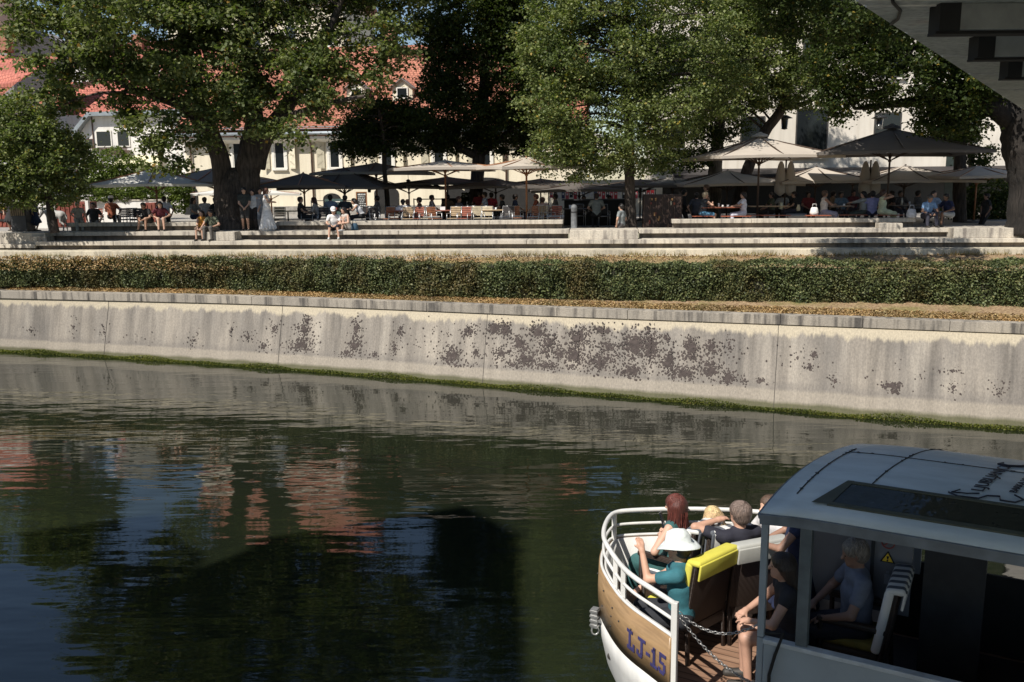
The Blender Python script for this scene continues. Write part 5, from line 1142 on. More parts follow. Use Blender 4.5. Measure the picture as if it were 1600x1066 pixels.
# horse sculpture
hs = empty('horse_sculpture', TP(84, .9, ZF), PSI, 'pale grey horse sculpture behind the small tree, head lowered to the left', 'sculpture')
Hp = [(V3(-.22, 0, .86), V3(.38, 0, .80), .19, .20, .08), (V3(-.28, 0, .95), V3(-.52, 0, 1.02), .15, .11, .08), (V3(-.52, 0, 1.02), V3(-.74, 0, .72), .10, .055, .05), (V3(-.50, .05, 1.12), V3(-.50, .05, 1.2), .03, .015, .02), (V3(-.50, -.05, 1.12), V3(-.50, -.05, 1.2), .03, .015, .02)]
for x, y in ((-.24, -.1), (-.18, .1)): Hp += [(V3(x, y, .75), V3(x-.03, y, .38), .085, .045, .05), (V3(x-.03, y, .38), V3(x, y, .03), .042, .035, .03), (V3(x, y, .03), V3(x-.05, y, .02), .045, .04, .02)]
for x, y in ((.42, -.1), (.48, .1)): Hp += [(V3(x, y, .74), V3(x-.04, y, .48), .12, .065, .05), (V3(x-.04, y, .48), V3(x+.10, y, .34), .06, .042, .03), (V3(x+.10, y, .34), V3(x+.06, y, .03), .04, .035, .03), (V3(x+.06, y, .03), V3(x, y, .02), .045, .04, .02)]
Hp += [(V3(.55, 0, .88), V3(.66, 0, .60), .035, .03, .03)]
organic('body', Hp, .025, M('pale grey sculpture', (.42, .41, .39), .6, .3, 4), hs)
hs.scale = (.85, .85, .85)
# ---------------- people on the terrace ----------------
L_, R_, AW, TW = pi, 0.0, pi/2, -pi/2      # facing: left, right, away, toward the camera
WHT, BLK, NAV, GRY, OLV = (.72, .70, .68), (.018, .017, .018), (.02, .03, .07), (.22, .23, .24), (.10, .11, .07)
DSK = (.36, .20, .13)
def pp(px, wd, lb, face, pose, z=ZF, **k): return person(lb, TP(px, wd, z), face, pose, **k)
# on the steps
pp(232, .05, 'youth in dark tee and shorts bent forward on the upper step at left', TW-.2, 'sit', Z2, seat=Z1-Z2, top=BLK, bottom=(.03, .03, .03), leg=.45, lean=.55, skin=DSK, hand_l=(-.08, .5, .45), hand_r=(.10, .5, .45), legfwd=.50, spread=.16)
pp(251, .05, 'dark haired person with bare shins and maroon top beside the bent youth', TW+.35, 'sit', Z2, seat=Z1-Z2, top=(.12, .02, .03), bottom=(.35, .34, .33), leg=.4, lean=.4, hair=(.015, .012, .01), hairlen=.12, legfwd=.52, female=True)
pp(315, -1.0, 'girl in orange top seated on the solid block under the maple', TW, 'sit', Z3, seat=Z2-Z3, top=(.50, .22, .03), bottom=(.18, .12, .09), leg=.5, hair=(.04, .02, .012), hairlen=.2, sleeve=0, female=True, sc=.92, legfwd=.40, spread=.12, hand_l=(-.05, .40, .45), hand_r=(.05, .42, .45))
pp(334, -1.0, 'man in olive tee leaning toward the girl in orange on the block', TW-.35, 'sit', Z3, seat=Z2-Z3, top=OLV, bottom=(.10, .09, .08), leg=1, lean=.3, hair=(.015, .012, .01), legfwd=.42, spread=.17, skin=DSK)
pp(522, -.5, 'man in white tee and white cap seated on the steps reading', TW+.1, 'sit', Z3+.02, seat=Z2-Z3, top=WHT, bottom=(.02, .02, .03), leg=.5, lean=.28, hat=('cap', WHT, .1), legfwd=.50, spread=.18, shoe=(.6, .6, .58), hand_l=(-.06, .42, .50), hand_r=(.08, .42, .50), headpitch=-.35)
pp(543, -.45, 'tattooed woman in beige top hugging her knees beside the man in white cap', TW-.7, 'sit', Z2-.02, seat=.06, top=(.50, .45, .40), bottom=(.50, .46, .42), leg=.45, lean=.3, sleeve=0, hair=(.015, .01, .01), hairlen=.1, female=True, legfwd=.36, spread=.08, hand_l=(-.08, .38, .30), hand_r=(.08, .38, .30), shoe=(.5, .5, .5))
pp(1447, -.05, 'man in light blue shirt and dark trousers seated on the right hand step', TW+.05, 'sit', Z2, seat=Z1-Z2, top=(.20, .33, .52), bottom=(.03, .03, .045), lean=.35, hair=(.10, .09, .08), legfwd=.46, spread=.18, skin=DSK, hand_l=(-.10, .44, .48), hand_r=(.12, .44, .48), headpitch=-.3)
pp(1457, .55, 'person in pale blue shirt close behind the seated man in blue', TW+.2, 'sit', ZF, seat=.5, top=(.25, .33, .45), hair=(.02, .02, .02))
pp(1484, .1, 'person in navy polo and light shorts seated facing left near the right end', L_+.3, 'sit', Z2, seat=.36, top=(.015, .02, .06), bottom=(.35, .36, .36), leg=.45, lean=.35, hair=(.02, .015, .01), skin=(.20, .11, .07), legfwd=.44)
# standing near the maple
pp(383, -.35, 'man in dark grey tee standing in the shade before the maple trunk', TW+.2, 'stand', Z2, top=(.035, .04, .035), bottom=(.05, .045, .04), leg=.45, hair=(.012, .01, .01), hand_l=(-.03, .20, .88), hand_r=(.03, .20, .88), headpitch=-.2)
pp(396, -.1, 'woman in white top and black trousers behind the man in grey tee', TW, 'stand', Z2, top=(.60, .60, .60), bottom=(.02, .015, .015), sleeve=0, hair=(.02, .012, .01), hairlen=.18, female=True, sc=.95)
pp(408, .0, 'person in long grey shirt half hidden behind the woman in white dress', TW+.3, 'stand', Z2, top=(.24, .25, .27), bottom=(.22, .23, .25), hair=(.03, .02, .015), sc=.98)
pp(417, -.4, 'woman in long flowing white dress standing on the second step', R_+.1, 'stand', Z2, top=(.78, .76, .74), dress=True, skirt=True, leg=.97, sleeve=0, female=True, hair=(.10, .035, .02), hairlen=.10, hand_l=(-.10, .30, 1.08), hand_r=(.10, .30, 1.10), sc=.98)
# far left
pp(17, .6, 'woman in black dress standing beside the litter bin at far left', TW, 'stand', Z2-.03, top=BLK, dress=True, skirt=True, leg=.55, hair=(.015, .012, .01), hairlen=.15, female=True, sc=.86)
pp(52, .3, 'person in long navy coat standing right of the litter bin', R_, 'stand', Z2-.03, top=(.02, .035, .08), dress=True, skirt=True, leg=.6, sleeve=1.8, hair=(.05, .03, .02), hairlen=.1, sc=.88)
pp(122, .4, 'grey haired woman in patterned top seated behind the small tree', TW+.5, 'sit', ZF, top=(.38, .36, .33), bottom=(.3, .3, .28), hair=(.35, .32, .30), female=True, seat=.42, sc=.9)
pp(147, 1.4, 'person in dark clothes standing by the white post', TW, 'stand', ZF-.5, top=(.03, .03, .03), bottom=(.2, .2, .2), hair=(.03, .02, .02))
pp(175, 2.4, 'man in rusty orange shirt and white cap seated with his back turned', AW, 'sit', ZF, top=(.32, .10, .05), bottom=BLK, hat=('cap', WHT, .1), seat=.48, sc=1.05)
pp(258, 2.2, 'waiter in white shirt and dark trousers standing with his back turned', AW+.3, 'stand', ZF-.28, top=(.70, .72, .80), bottom=(.03, .03, .03), hair=(.03, .012, .01))
pp(303, 2.6, 'long haired woman in pale grey top seated behind the girl in orange', R_-.3, 'sit', ZF, top=(.32, .34, .33), bottom=NAV, hair=(.015, .012, .01), hairlen=.32, female=True, seat=.44)
pp(321, 3.0, 'man in white shirt seated with his back turned left of the maple', AW, 'sit', ZF, top=(.62, .63, .68), hair=(.12, .09, .07), seat=.46)
pp(338, 2.4, 'man in dark shirt seated beside the maple trunk', L_-.4, 'sit', ZF, top=(.02, .03, .035), hair=(.012, .01, .01), seat=.46)
# middle
pp(470, 1.8, 'woman in black seated facing right at the left of the group', R_, 'sit', ZF, top=BLK, bottom=BLK, hair=(.03, .015, .01), female=True, leg=.55, seat=.46)
pp(497, 2.4, 'woman in pale sleeves bowed over the table, facing left', L_, 'sit', ZF, top=(.48, .42, .38), sleeve=1.3, hair=(.06, .02, .015), hairlen=.15, female=True, lean=.25, seat=.44)
pp(517, 2.9, 'man in blue grey shirt seated behind the man in white cap', AW, 'sit', ZF, top=(.22, .28, .38), hair=(.012, .01, .01), seat=.48, sc=1.04)
pp(540, 2.6, 'man in dark shirt seated right of the man in blue grey', AW+.3, 'sit', ZF, top=(.03, .04, .05), hair=(.015, .012, .01), seat=.48, sc=1.02)
pp(566, 2.0, 'woman in white tank top leaning left over the table', L_+.2, 'sit', ZF, top=(.68, .68, .70), bottom=BLK, sleeve=0, hair=(.02, .012, .01), hairlen=.12, female=True, lean=.55, seat=.46, hand_l=(-.12, .55, .80), hand_r=(.12, .5, .8))
pp(630, 2.0, 'dark haired person in pale shirt at the table left of the cream chairs', AW, 'sit', ZF, top=(.5, .5, .52), hair=(.012, .01, .01), seat=.36, sc=.95)
pp(638, 4.0, 'bald man in light shirt standing before the pale wall', L_-.2, 'stand', ZF-.5, top=(.42, .45, .47), hair=None, skin=(.28, .15, .10))
pp(656, 3.0, 'person with curly dark hair seated behind the brown red chair', L_, 'sit', ZF, top=(.12, .05, .04), hair=(.02, .015, .012), seat=.38)
pp(717, 3.2, 'man with reddish face seated behind the ecru parasol pole', R_-.4, 'sit', ZF, top=(.06, .06, .08), hair=(.05, .02, .015), seat=.40, skin=DSK)
pp(749, 5.5, 'person in dark red top standing in shade behind the cream chairs', AW, 'sit', ZF, top=(.22, .03, .035), hair=(.02, .015, .01), seat=.6)
pp(758, 4.8, 'person in white blue shirt between the two red shirted guests', L_, 'sit', ZF, top=(.45, .50, .60), hair=(.02, .015, .01), seat=.55)
pp(768, 5.2, 'person in crimson shirt right of the white blue shirt', AW+.3, 'sit', ZF, top=(.36, .03, .05), hair=(.02, .015, .01), seat=.52)
pp(838, 3.5, 'person in rust brown top right of the tall parasol pole', L_, 'sit', ZF, top=(.30, .09, .05), hair=(.15, .05, .03), seat=.46)
pp(848, 3.0, 'person in pale pink top next to the rust brown top', AW, 'sit', ZF, top=(.48, .36, .36), hair=(.08, .04, .03), seat=.34)
pp(932, 2.2, 'man in grey tee seated with his back turned under the lime tree', AW, 'sit', ZF, top=(.20, .22, .21), bottom=BLK, hair=(.03, .015, .012), seat=.46, sc=1.06)
pp(971, .2, 'man in grey tee and shorts standing left of the lime tree trunk', L_-.6, 'stand', Z2-.75, top=(.22, .24, .24), bottom=(.10, .09, .09), leg=.45, hair=(.015, .012, .01))
# right
pp(1098, 1.4, 'blonde woman in grey top and blue shorts resting her chin on her hand', R_+.1, 'sit', ZF, top=(.045, .05, .055), bottom=(.08, .22, .34), leg=.42, hair=(.45, .36, .24), sleeve=.1, female=True, hand_r=(.06, .36, .98), hand_l=(-.12, .45, .82), lean=.12, seat=.48, legfwd=.36, sc=1.05)
pp(1161, 1.6, 'woman in white tee seated facing left at the long red table', L_, 'sit', ZF, top=(.74, .74, .80), bottom=(.60, .60, .68), hair=(.012, .01, .01), hairlen=.06, hand_l=(-.15, .45, .82), hand_r=(.12, .42, .82), seat=.48, female=True, sc=1.02)
pp(1068, 3.8, 'man in black standing left of the speckled trunk', R_, 'stand', ZF-.25, top=BLK, bottom=BLK, sleeve=1.8, hair=(.01, .01, .01), sc=1.02)
pp(1088, 2.6, 'man in dark tee with a grey backpack behind the blonde woman', AW-.3, 'stand', ZF-.32, top=(.05, .055, .07), bottom=(.04, .04, .05), hair=(.01, .01, .01))
pp(1103, 3.4, 'person with brown hair leaning on the speckled trunk', L_, 'stand', ZF-.1, top=(.03, .03, .03), bottom=BLK, hair=(.10, .06, .04), sc=1.05)
pp(1287, 1.9, 'woman with cropped hair in white tank top facing right', R_, 'sit', ZF, top=(.66, .62, .56), bottom=(.30, .28, .36), sleeve=0, hair=(.10, .06, .045), female=True, seat=.50, hand_l=(-.12, .42, .84), hand_r=(.12, .40, .84), sc=1.03, skin=DSK)
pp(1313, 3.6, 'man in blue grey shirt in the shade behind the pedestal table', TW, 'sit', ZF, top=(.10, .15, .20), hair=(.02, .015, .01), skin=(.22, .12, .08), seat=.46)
pp(1348, 2.0, 'dark haired person in grey shirt reaching left across the table', L_, 'sit', ZF, top=(.30, .31, .30), bottom=(.05, .06, .05), sleeve=1.6, hair=(.01, .01, .01), hairlen=.1, hand_l=(-.1, .55, .92), hand_r=(.1, .5, .9), seat=.48)
pp(1362, 1.8, 'person in lavender shirt seated with the back turned', AW-.2, 'sit', ZF, top=(.26, .27, .48), bottom=(.03, .03, .06), hair=(.012, .01, .01), seat=.46, sc=1.05)
pp(1378, 1.3, 'woman in pale yellow green dress drinking, facing right', R_, 'sit', ZF, top=(.62, .64, .42), dress=True, skirt=True, leg=.5, sleeve=0, hair=(.06, .03, .02), hairlen=.06, female=True, hand_l=(-.05, .22, 1.22), hand_r=(.08, .22, 1.22), seat=.52, sc=1.04)
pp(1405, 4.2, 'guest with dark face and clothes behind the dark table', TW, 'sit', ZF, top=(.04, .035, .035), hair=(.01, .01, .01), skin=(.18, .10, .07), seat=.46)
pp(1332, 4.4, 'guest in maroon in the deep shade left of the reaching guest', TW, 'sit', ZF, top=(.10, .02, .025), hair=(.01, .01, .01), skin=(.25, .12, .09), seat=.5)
pp(1240, 4.6, 'guest in black behind the jugs on the wooden table', L_, 'sit', ZF, top=(.03, .03, .03), hair=(.02, .01, .01), seat=.46)
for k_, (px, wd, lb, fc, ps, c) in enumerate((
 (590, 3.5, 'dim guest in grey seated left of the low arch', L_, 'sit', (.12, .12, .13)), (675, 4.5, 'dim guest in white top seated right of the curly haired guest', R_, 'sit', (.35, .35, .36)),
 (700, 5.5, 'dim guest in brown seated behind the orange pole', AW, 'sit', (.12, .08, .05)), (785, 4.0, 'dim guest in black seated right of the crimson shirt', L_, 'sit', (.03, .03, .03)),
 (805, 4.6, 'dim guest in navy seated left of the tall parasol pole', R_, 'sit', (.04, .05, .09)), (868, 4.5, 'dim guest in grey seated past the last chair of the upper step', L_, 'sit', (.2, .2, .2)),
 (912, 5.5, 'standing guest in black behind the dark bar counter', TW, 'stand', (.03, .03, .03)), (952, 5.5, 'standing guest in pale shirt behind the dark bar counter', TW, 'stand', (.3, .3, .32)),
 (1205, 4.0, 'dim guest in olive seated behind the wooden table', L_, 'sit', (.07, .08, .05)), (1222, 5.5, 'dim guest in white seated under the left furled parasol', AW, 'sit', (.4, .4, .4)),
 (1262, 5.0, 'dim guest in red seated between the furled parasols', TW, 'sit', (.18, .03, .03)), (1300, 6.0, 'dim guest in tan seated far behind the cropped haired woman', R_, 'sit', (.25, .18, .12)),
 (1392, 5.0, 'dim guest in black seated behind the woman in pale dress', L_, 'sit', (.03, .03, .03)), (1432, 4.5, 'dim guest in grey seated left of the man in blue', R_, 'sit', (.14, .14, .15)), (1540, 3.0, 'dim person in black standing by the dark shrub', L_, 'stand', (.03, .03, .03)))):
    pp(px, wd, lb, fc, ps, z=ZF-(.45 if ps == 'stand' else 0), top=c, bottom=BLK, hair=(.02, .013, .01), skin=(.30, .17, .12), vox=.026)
# ---------------- passenger boat ----------------
NB0 = Vector((1.98, 6.84, 0)); BA = Vector((-.868, .497, 0)); BN = Vector((.497, .868, 0))
def BW(x, y, z): return NB0+BA*x+BN*y+Vector((0, 0, z))
def bl(p): d = Vector(p)-NB0; return Vector((d.dot(BA), -d.dot(BN), p[2]))   # world -> boat object space
def b_(x, y, z): return Vector((x, -y, z))
boat = empty('tour_boat', NB0, math.atan2(BA.y, BA.x), 'white tour boat with wood panelled bow, white railing and blue grey arched roof', 'boat')
m_bw = M('white boat paint', (.66, .65, .62), .4, .16, 3.5, st=(1.2, 1.2, .35), bm=.06); m_bg = M('grey boat paint', (.30, .34, .37), .4, .1, 2)
m_rf, t, b = newmat('grey roof paint'); n1 = noise(t, .9, 4); n2 = noise(t, 5, 6, stretch=(.5, 2, 1))
c = mix(t, ramp(t, [(.3, (.58, .66, .69)), (.7, (.66, .73, .75))], n1.outputs[0]).outputs[0], ramp(t, [(.3, (.84, .85, .85)), (.65, (1.03, 1.03, 1.03))], n2.outputs[0]).outputs[0], 1, 'MULTIPLY')
t.links.new(c, b.inputs['Base Color']); b.inputs['Roughness'].default_value = .38; bump(t, b, n1.outputs[0], .15, .03)
DK = .35; SH = 1.10; RL = 1.40
rail_px = [(1055, 944), (1020, 921), (992, 903.5), (972, 886), (957, 866), (946, 848), (943, 838), (944, 824), (950, 810), (960, 800), (990, 797), (1060, 795), (1130, 796), (1190, 800), (1250, 806)]
rail = [bl(PZ(x, y, RL)) for x, y in rail_px]
def smooth3(P, it=1):
    for _ in range(it):
        Q = [P[0]]
        for a, c in zip(P, P[1:]): Q += [a.lerp(c, .25), a.lerp(c, .75)]
        P = Q+[P[-1]]
    return P
out = smooth3([Vector((p.x, p.y, 0)) for p in rail], 2)
# plan outline of the hull (boat space): near side aft, bow, far side aft
aft = -8.0
near0 = out[0]; far0 = out[-1]
outl = out
def offs(P, d):
    Q = []
    for i, p in enumerate(P):
        t_ = (P[min(i+1, len(P)-1)]-P[max(i-1, 0)]).normalized(); Q.append(p+Vector((-t_.y, t_.x, 0))*d)
    return Q
cen = sum(outl, Vector())/len(outl)
sgn = 1 if (offs(outl, .1)[len(outl)//2]-cen).length > (outl[len(outl)//2]-cen).length else -1
def O(d): return offs(outl, d*sgn)
m_hw = m_wood('varnished plywood', (.30, .19, .095), (1.2, 1.2, 9), .35, .22)
def skin_strip(name, lv, mat, th=.03):
    q = MB(); P = [(O(d), z) for d, z in lv]; n = len(outl); vs = []; fs = []
    for pts, z in P: vs += [Vector((p.x, p.y, z)) for p in pts]
    for j in range(len(P)-1):
        for i in range(n-1): fs.append((j*n+i, j*n+i+1, (j+1)*n+i+1, (j+1)*n+i))
    q.add(vs, fs, 0, True); o = q.build(name, mat, boat); s = o.modifiers.new('solid', 'SOLIDIFY'); s.thickness = th; s.offset = 0; return o
skin_strip('wood_panel', [(.035, .62), (.04, .85), (.03, SH)], m_hw)
skin_strip('hull', [(-.75, -1.3), (-.42, -.6), (-.16, -.15), (-.05, .10), (.015, .40), (.03, .615)], m_bw)
skin_strip('bulwark_lining', [(-.02, DK), (-.02, SH+.0)], m_bw, .02)
q = MB(); q.tube([Vector((p.x, p.y, SH+.012)) for p in O(.02)], .016, 6).build('sheer_trim', m_bw, boat)
q = MB(); q.tube([Vector((p.x, p.y, RL)) for p in outl[:-1]], .024, 10).build('top_rail', m_bw, boat)
q = MB(); q.tube([Vector((p.x, p.y, RL-.15)) for p in outl[:-1]], .016, 8).build('middle_rail', m_bw, boat)
def near_out(px, py):
    p = bl(PZ(px, py, RL)); return min(outl, key=lambda q: (Vector((q.x, q.y, 0))-Vector((p.x, p.y, 0))).length)
for px, py, zl in ((960, 800, SH), (1190, 800, SH), (972, 886, SH), (962, 872, SH), (1225, 804, SH)):
    p = near_out(px, py); MB().beam((p.x, p.y, zl), (p.x, p.y, RL), .045, .03).build('rail_post', m_bw, boat)
p = out[0]; MB().beam((p.x, p.y, -.1), (p.x, p.y, RL+.02), .055, .05).build('rail_post', m_bw, boat, .006)
# deck, sides, cabin
poly = [(p.x, p.y) for p in O(-.02)]
pd = [(-8, .05), (poly[0][0], .05)]+poly+[(-8, poly[-1][1])]
m_deck, t, b = newmat('red brown decking'); tc = N(t, 'TexCoord'); wv = N(t, 'TexWave'); wv.inputs['Scale'].default_value = 3.2; wv.inputs['Distortion'].default_value = .2; wv.bands_direction = 'Y'; t.links.new(tc.outputs['Object'], wv.inputs[0])
nn = noise(t, 3, 5, stretch=(.6, 5, 1)); c = mix(t, ramp(t, [(.3, (.22, .12, .075)), (.7, (.34, .21, .14))], nn.outputs[0]).outputs[0], ramp(t, [(0, (.3, .3, .3)), (.10, (1, 1, 1))], wv.outputs[0]).outputs[0], 1, 'MULTIPLY')
t.links.new(c, b.inputs['Base Color']); b.inputs['Roughness'].default_value = .6
MB().prism(pd, DK-.05, DK).build('deck', m_deck, boat)
far_y = poly[-1][1]; NYB = .0
def side(name, x0, x1, y, z0, z1, mat, th=.05): return MB().box(((x0+x1)/2, y, (z0+z1)/2), (x1-x0, th, z1-z0)).build(name, mat, boat, .006)
side('side_hull', -8, poly[0][0], .07, -1.3, DK-.052, m_bw, .08); side('side_hull', -8, far0.x, far_y-.02, -1.3, SH-.002, m_bw, .08)
def onside(px, py, y):
    v = ray(px, py); n0 = NB0.dot(BN)+y; t_ = n0/(v.x*BN.x+v.y*BN.y); return bl(Vector((v.x*t_, v.y*t_, CZ+v.z*t_)))
xp1 = onside(1193, 900, .03).x; xp2 = onside(1252, 940, .03).x
side('side_panel', -8, xp1-.035, -.0, DK-.3, 1.17, m_bg, .05)
side('side_rail', -8, xp1-.03, -.0, 1.172, 1.21, M('pale grey trim', (.45, .48, .5), .4), .08)
for x_, w_, mt in ((xp1, .055, m_bg), (xp2-.02, .09, M('dark grey post', (.10, .12, .13), .5)), (xp2-1.65, .08, M('dark grey post', (.10, .12, .13), .5)), (xp2-3.2, .08, M('dark grey post', (.10, .12, .13), .5))):
    MB().box((x_, -.03, (1.2+2.27)/2), (w_, w_, 2.27-1.2)).build('roof_post', mt, boat, .006)
MB().box((xp1, -.03, .72), (.055, .055, .95)).build('roof_post', m_bg, boat, .006)
for x_ in (-1.0, -2.2, -3.6, -6): MB().box((x_, far_y+.15, 1.68), (.07, .07, 1.2)).build('roof_post', m_bg, boat, .006)
# roof
RWD = 2.28; RX0, RX1 = .0, -8.2
def rz(y): return 2.30+.23*(1-abs((y-RWD/2)/(RWD/2))**2.3)
def rfx(x, y, dz=0): 
    f = max(0, 1-(-x)/.55) if x > -.55 else 0
    return b_(x-.27*y, y, rz(y)+dz-.03*f*f)
q = MB(); NX, NY = 40, 24; vs = [rfx(RX0+(RX1-RX0)*i/NX, RWD*j/NY) for i in range(NX+1) for j in range(NY+1)]
q.add(vs, [(i*(NY+1)+j, i*(NY+1)+j+1, (i+1)*(NY+1)+j+1, (i+1)*(NY+1)+j) for i in range(NX) for j in range(NY)], 0, True)
MB().add([rfx(x_, y_, -.045) for x_ in (-.05, -8.1) for y_ in (.05, .6, 1.14, 1.7, 2.2)], [(i, i+1, i+6, i+5) for i in range(4)]).build('cabin_shade_sheet', m_dark, boat)  # dark sheet added under the roof to deepen the cabin shade
MB().box((-4.3, -.04, .73), (7.2, .02, .74)).build('cabin_shade_lining', m_dark, boat); MB().box((-4.4, far_y+.04, .76), (7.2, .03, .80)).build('cabin_shade_lining', m_dark, boat)  # near-black sheets along both sides stand in for cabin shade
MB().box((-4.5, far_y/2, DK+.006), (7.4, abs(far_y)-.2, .008)).build('cabin_floor_shade', M('shaded cabin floor', (.03, .022, .018), .7), boat)  # dark sheet over the deck, cabin shade put into its colour
rf = q.build('roof', m_rf, boat); s = rf.modifiers.new('solid', 'SOLIDIFY'); s.thickness = .03; s.offset = -1
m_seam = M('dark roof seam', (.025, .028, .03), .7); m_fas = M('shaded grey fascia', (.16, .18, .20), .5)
def strip(pts, w_, mat, name, par, h=.006):
    q = MB()
    for a, c in zip(pts, pts[1:]): q.beam(a, c, w_*.8 if w_ < .02 else w_, h)
    return q.build(name, mat, par)
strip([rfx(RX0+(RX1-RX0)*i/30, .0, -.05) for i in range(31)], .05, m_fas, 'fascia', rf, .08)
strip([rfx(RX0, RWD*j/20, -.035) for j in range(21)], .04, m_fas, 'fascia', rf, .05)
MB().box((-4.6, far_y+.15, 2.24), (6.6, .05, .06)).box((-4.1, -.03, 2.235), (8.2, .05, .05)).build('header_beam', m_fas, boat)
rr = random.Random(4)
def seam(p0, p1, n=16):
    pts = [rfx(p0[0]+(p1[0]-p0[0])*k/n, p0[1]+(p1[1]-p0[1])*k/n, .0035) for k in range(n+1)]
    strip(pts, .011, m_seam, 'seam', rf, .004)
    q = MB()
    for k in range(9):
        u = rr.random(); c = rfx(p0[0]+(p1[0]-p0[0])*u, p0[1]+(p1[1]-p0[1])*u, .006); q.box(c, (rr.uniform(.015, .04), rr.uniform(.01, .02), .005), Matrix.Rotation(rr.uniform(0, 3), 3, 'Z'))
    q.build('sealant', m_seam, rf)
seam((-.16, .25), (-.14, 1.35)); seam((-.62, .52), (-.62, 2.1)); seam((-.14, 1.20), (-4.5, 1.20), 24); seam((-2.6, .55), (-2.6, 2.1))
m_ol = M('olive skylight frame', (.075, .08, .055), .6); m_sky = m_glass('tinted skylight', (.030, .034, .026)); [setattr(n_.inputs['Strength'], 'default_value', .5) for n_ in m_sky.node_tree.nodes if n_.type == 'BUMP']; [setattr(n_.inputs['Scale'], 'default_value', 9) for n_ in m_sky.node_tree.nodes if n_.type == 'TEX_NOISE']
for (x0, x1) in ((-.44, -6.6),):
    ya, yb = .15, .50
    nseg = 24; q = MB(); g = MB()
    for k in range(nseg):
        a, c = x0+(x1-x0)*k/nseg, x0+(x1-x0)*(k+1)/nseg
        sh = lambda x_, y_, dz: rfx(x_-(.0 if x_ < x0 else -.0), y_, dz)
        for y0, y1 in ((ya, ya+.035), (yb-.035, yb)): q.add([rfx(a, y0, .014), rfx(c, y0, .014), rfx(c, y1, .014), rfx(a, y1, .014)], [(0, 1, 2, 3)]); q.add([rfx(a, y0, .0), rfx(c, y0, .0), rfx(c, y0, .014), rfx(a, y0, .014)], [(0, 1, 2, 3)])
        g.add([rfx(a, ya+.035, .008), rfx(c, ya+.035, .008), rfx(c, yb-.035, .008), rfx(a, yb-.035, .008)], [(0, 1, 2, 3)], 0, True)
    q.add([rfx(x0+.12, ya, .014), rfx(x0, yb, .014), rfx(x0-.05, yb, .016), rfx(x0-.02, ya, .016)], [(0, 1, 2, 3)])
    fr = q.build('skylight_frame', m_ol, rf); gg = g.build('skylight_glass', m_sky, fr)
    r_ = bump
# lettering on the roof and on the bow
def text_pts(txt, size, mat, name, par, fn, thick=.004, font=None, sx_=1.0):
    cu = bpy.data.curves.new(name, 'FONT'); cu.body = txt; cu.size = size; cu.resolution_u = 3; cu.extrude = thick/2
    to = bpy.data.objects.new(name, cu); COL.objects.link(to); bpy.context.view_layer.update()
    dg = bpy.context.evaluated_depsgraph_get(); me = bpy.data.meshes.new_from_object(to.evaluated_get(dg)); bpy.data.objects.remove(to)
    bm = bmesh.new(); bm.from_mesh(me); bmesh.ops.subdivide_edges(bm, edges=[e for e in bm.edges if e.calc_length() > size*.2], cuts=3); bmesh.ops.triangulate(bm, faces=bm.faces); 
    for v in bm.verts: v.co = fn(v.co.x*sx_, v.co.y, v.co.z)
    bm.to_mesh(me); bm.free(); me.materials.clear(); me.materials.append(mat)
    o = bpy.data.objects.new(name, me); COL.objects.link(o); o.parent = par; return o
m_ink = M('dark blue lettering', (.012, .014, .03), .5)
def roof_txt(ox, oy): return lambda x, y, z: rfx(ox+y, oy+x, .008+z)
text_pts('LJUBLJANICA', .125, m_ink, 'lettering', rf, roof_txt(-1.37, .64), sx_=1.0)
text_pts('BARKA LJUBLJANICA', .075, m_ink, 'lettering', rf, roof_txt(-1.58, .70))
q = MB()
def arc(pts, r): q.tube([rfx(x, y, .010) for x, y in pts], r, 5)
arc([(-1.22, .62), (-1.18, .56), (-1.28, .57), (-1.36, .60)], .006); arc([(-1.16, .55), (-1.24, .51), (-1.38, .52), (-1.42, .58), (-1.50, .60), (-1.52, .54), (-1.62, .54), (-1.66, .60), (-1.58, .66)], .007)
arc([(-1.28, 1.42), (-1.26, 1.36), (-1.34, 1.34), (-1.42, 1.38), (-1.46, 1.46)], .010); q.build('emblem', m_ink, rf)
# LJ-15 wraps round the curved bow panel
oo = O(.058); Ls = [0]
for a, c in zip(oo, oo[1:]): Ls.append(Ls[-1]+(c-a).length)
def at_len(s):
    s = max(0, min(Ls[-1]-1e-4, s)); k = max(j for j in range(len(Ls)-1) if Ls[j] <= s); return oo[k].lerp(oo[k+1], (s-Ls[k])/(Ls[k+1]-Ls[k]))
TXT0, TXZ = .60, .735
def bowfn(x, y, z): p = at_len(TXT0-x); return Vector((p.x, p.y, TXZ+y))+Vector((0, 0, 0))+(at_out(TXT0-x)*z)
def at_out(s):
    a, c = at_len(s-.02), at_len(s+.02); t_ = (c-a).normalized(); return Vector((-t_.y, t_.x, 0))*sgn
# serif letters built from strokes
def glyphs():
    L = {'L': ([(0, 0, .10, .028), (.022, 0, .026, .16), (-.005, .138, .08, .024), (.082, 0, .020, .062)], .135),
         'J': ([(.05, .03, .026, .13), (.015, .138, .095, .024), (.018, 0, .050, .026), (0, .012, .022, .04), (.05, .012, .022, .03)], .12),
         '-': ([(0, .06, .05, .024)], .065), '1': ([(.025, 0, .028, .15), (-.005, 0, .088, .024), (.008, .115, .022, .022), (.025, .14, .028, .02)], .095),
         '5': ([(.012, .138, .08, .026), (.012, .085, .02, .06), (.012, .078, .055, .02), (.062, .022, .026, .065), (.018, 0, .055, .026), (0, .012, .022, .03)], .1)}
    x = 0; out_ = []
    for ch in 'LJ-15':
        for (a, c, w_, h_) in L[ch][0]: out_.append((x+a, c, w_, h_))
        x += L[ch][1]
    return out_
for k_, (a, c, w_, h_) in enumerate(glyphs()): pass
q = MB()
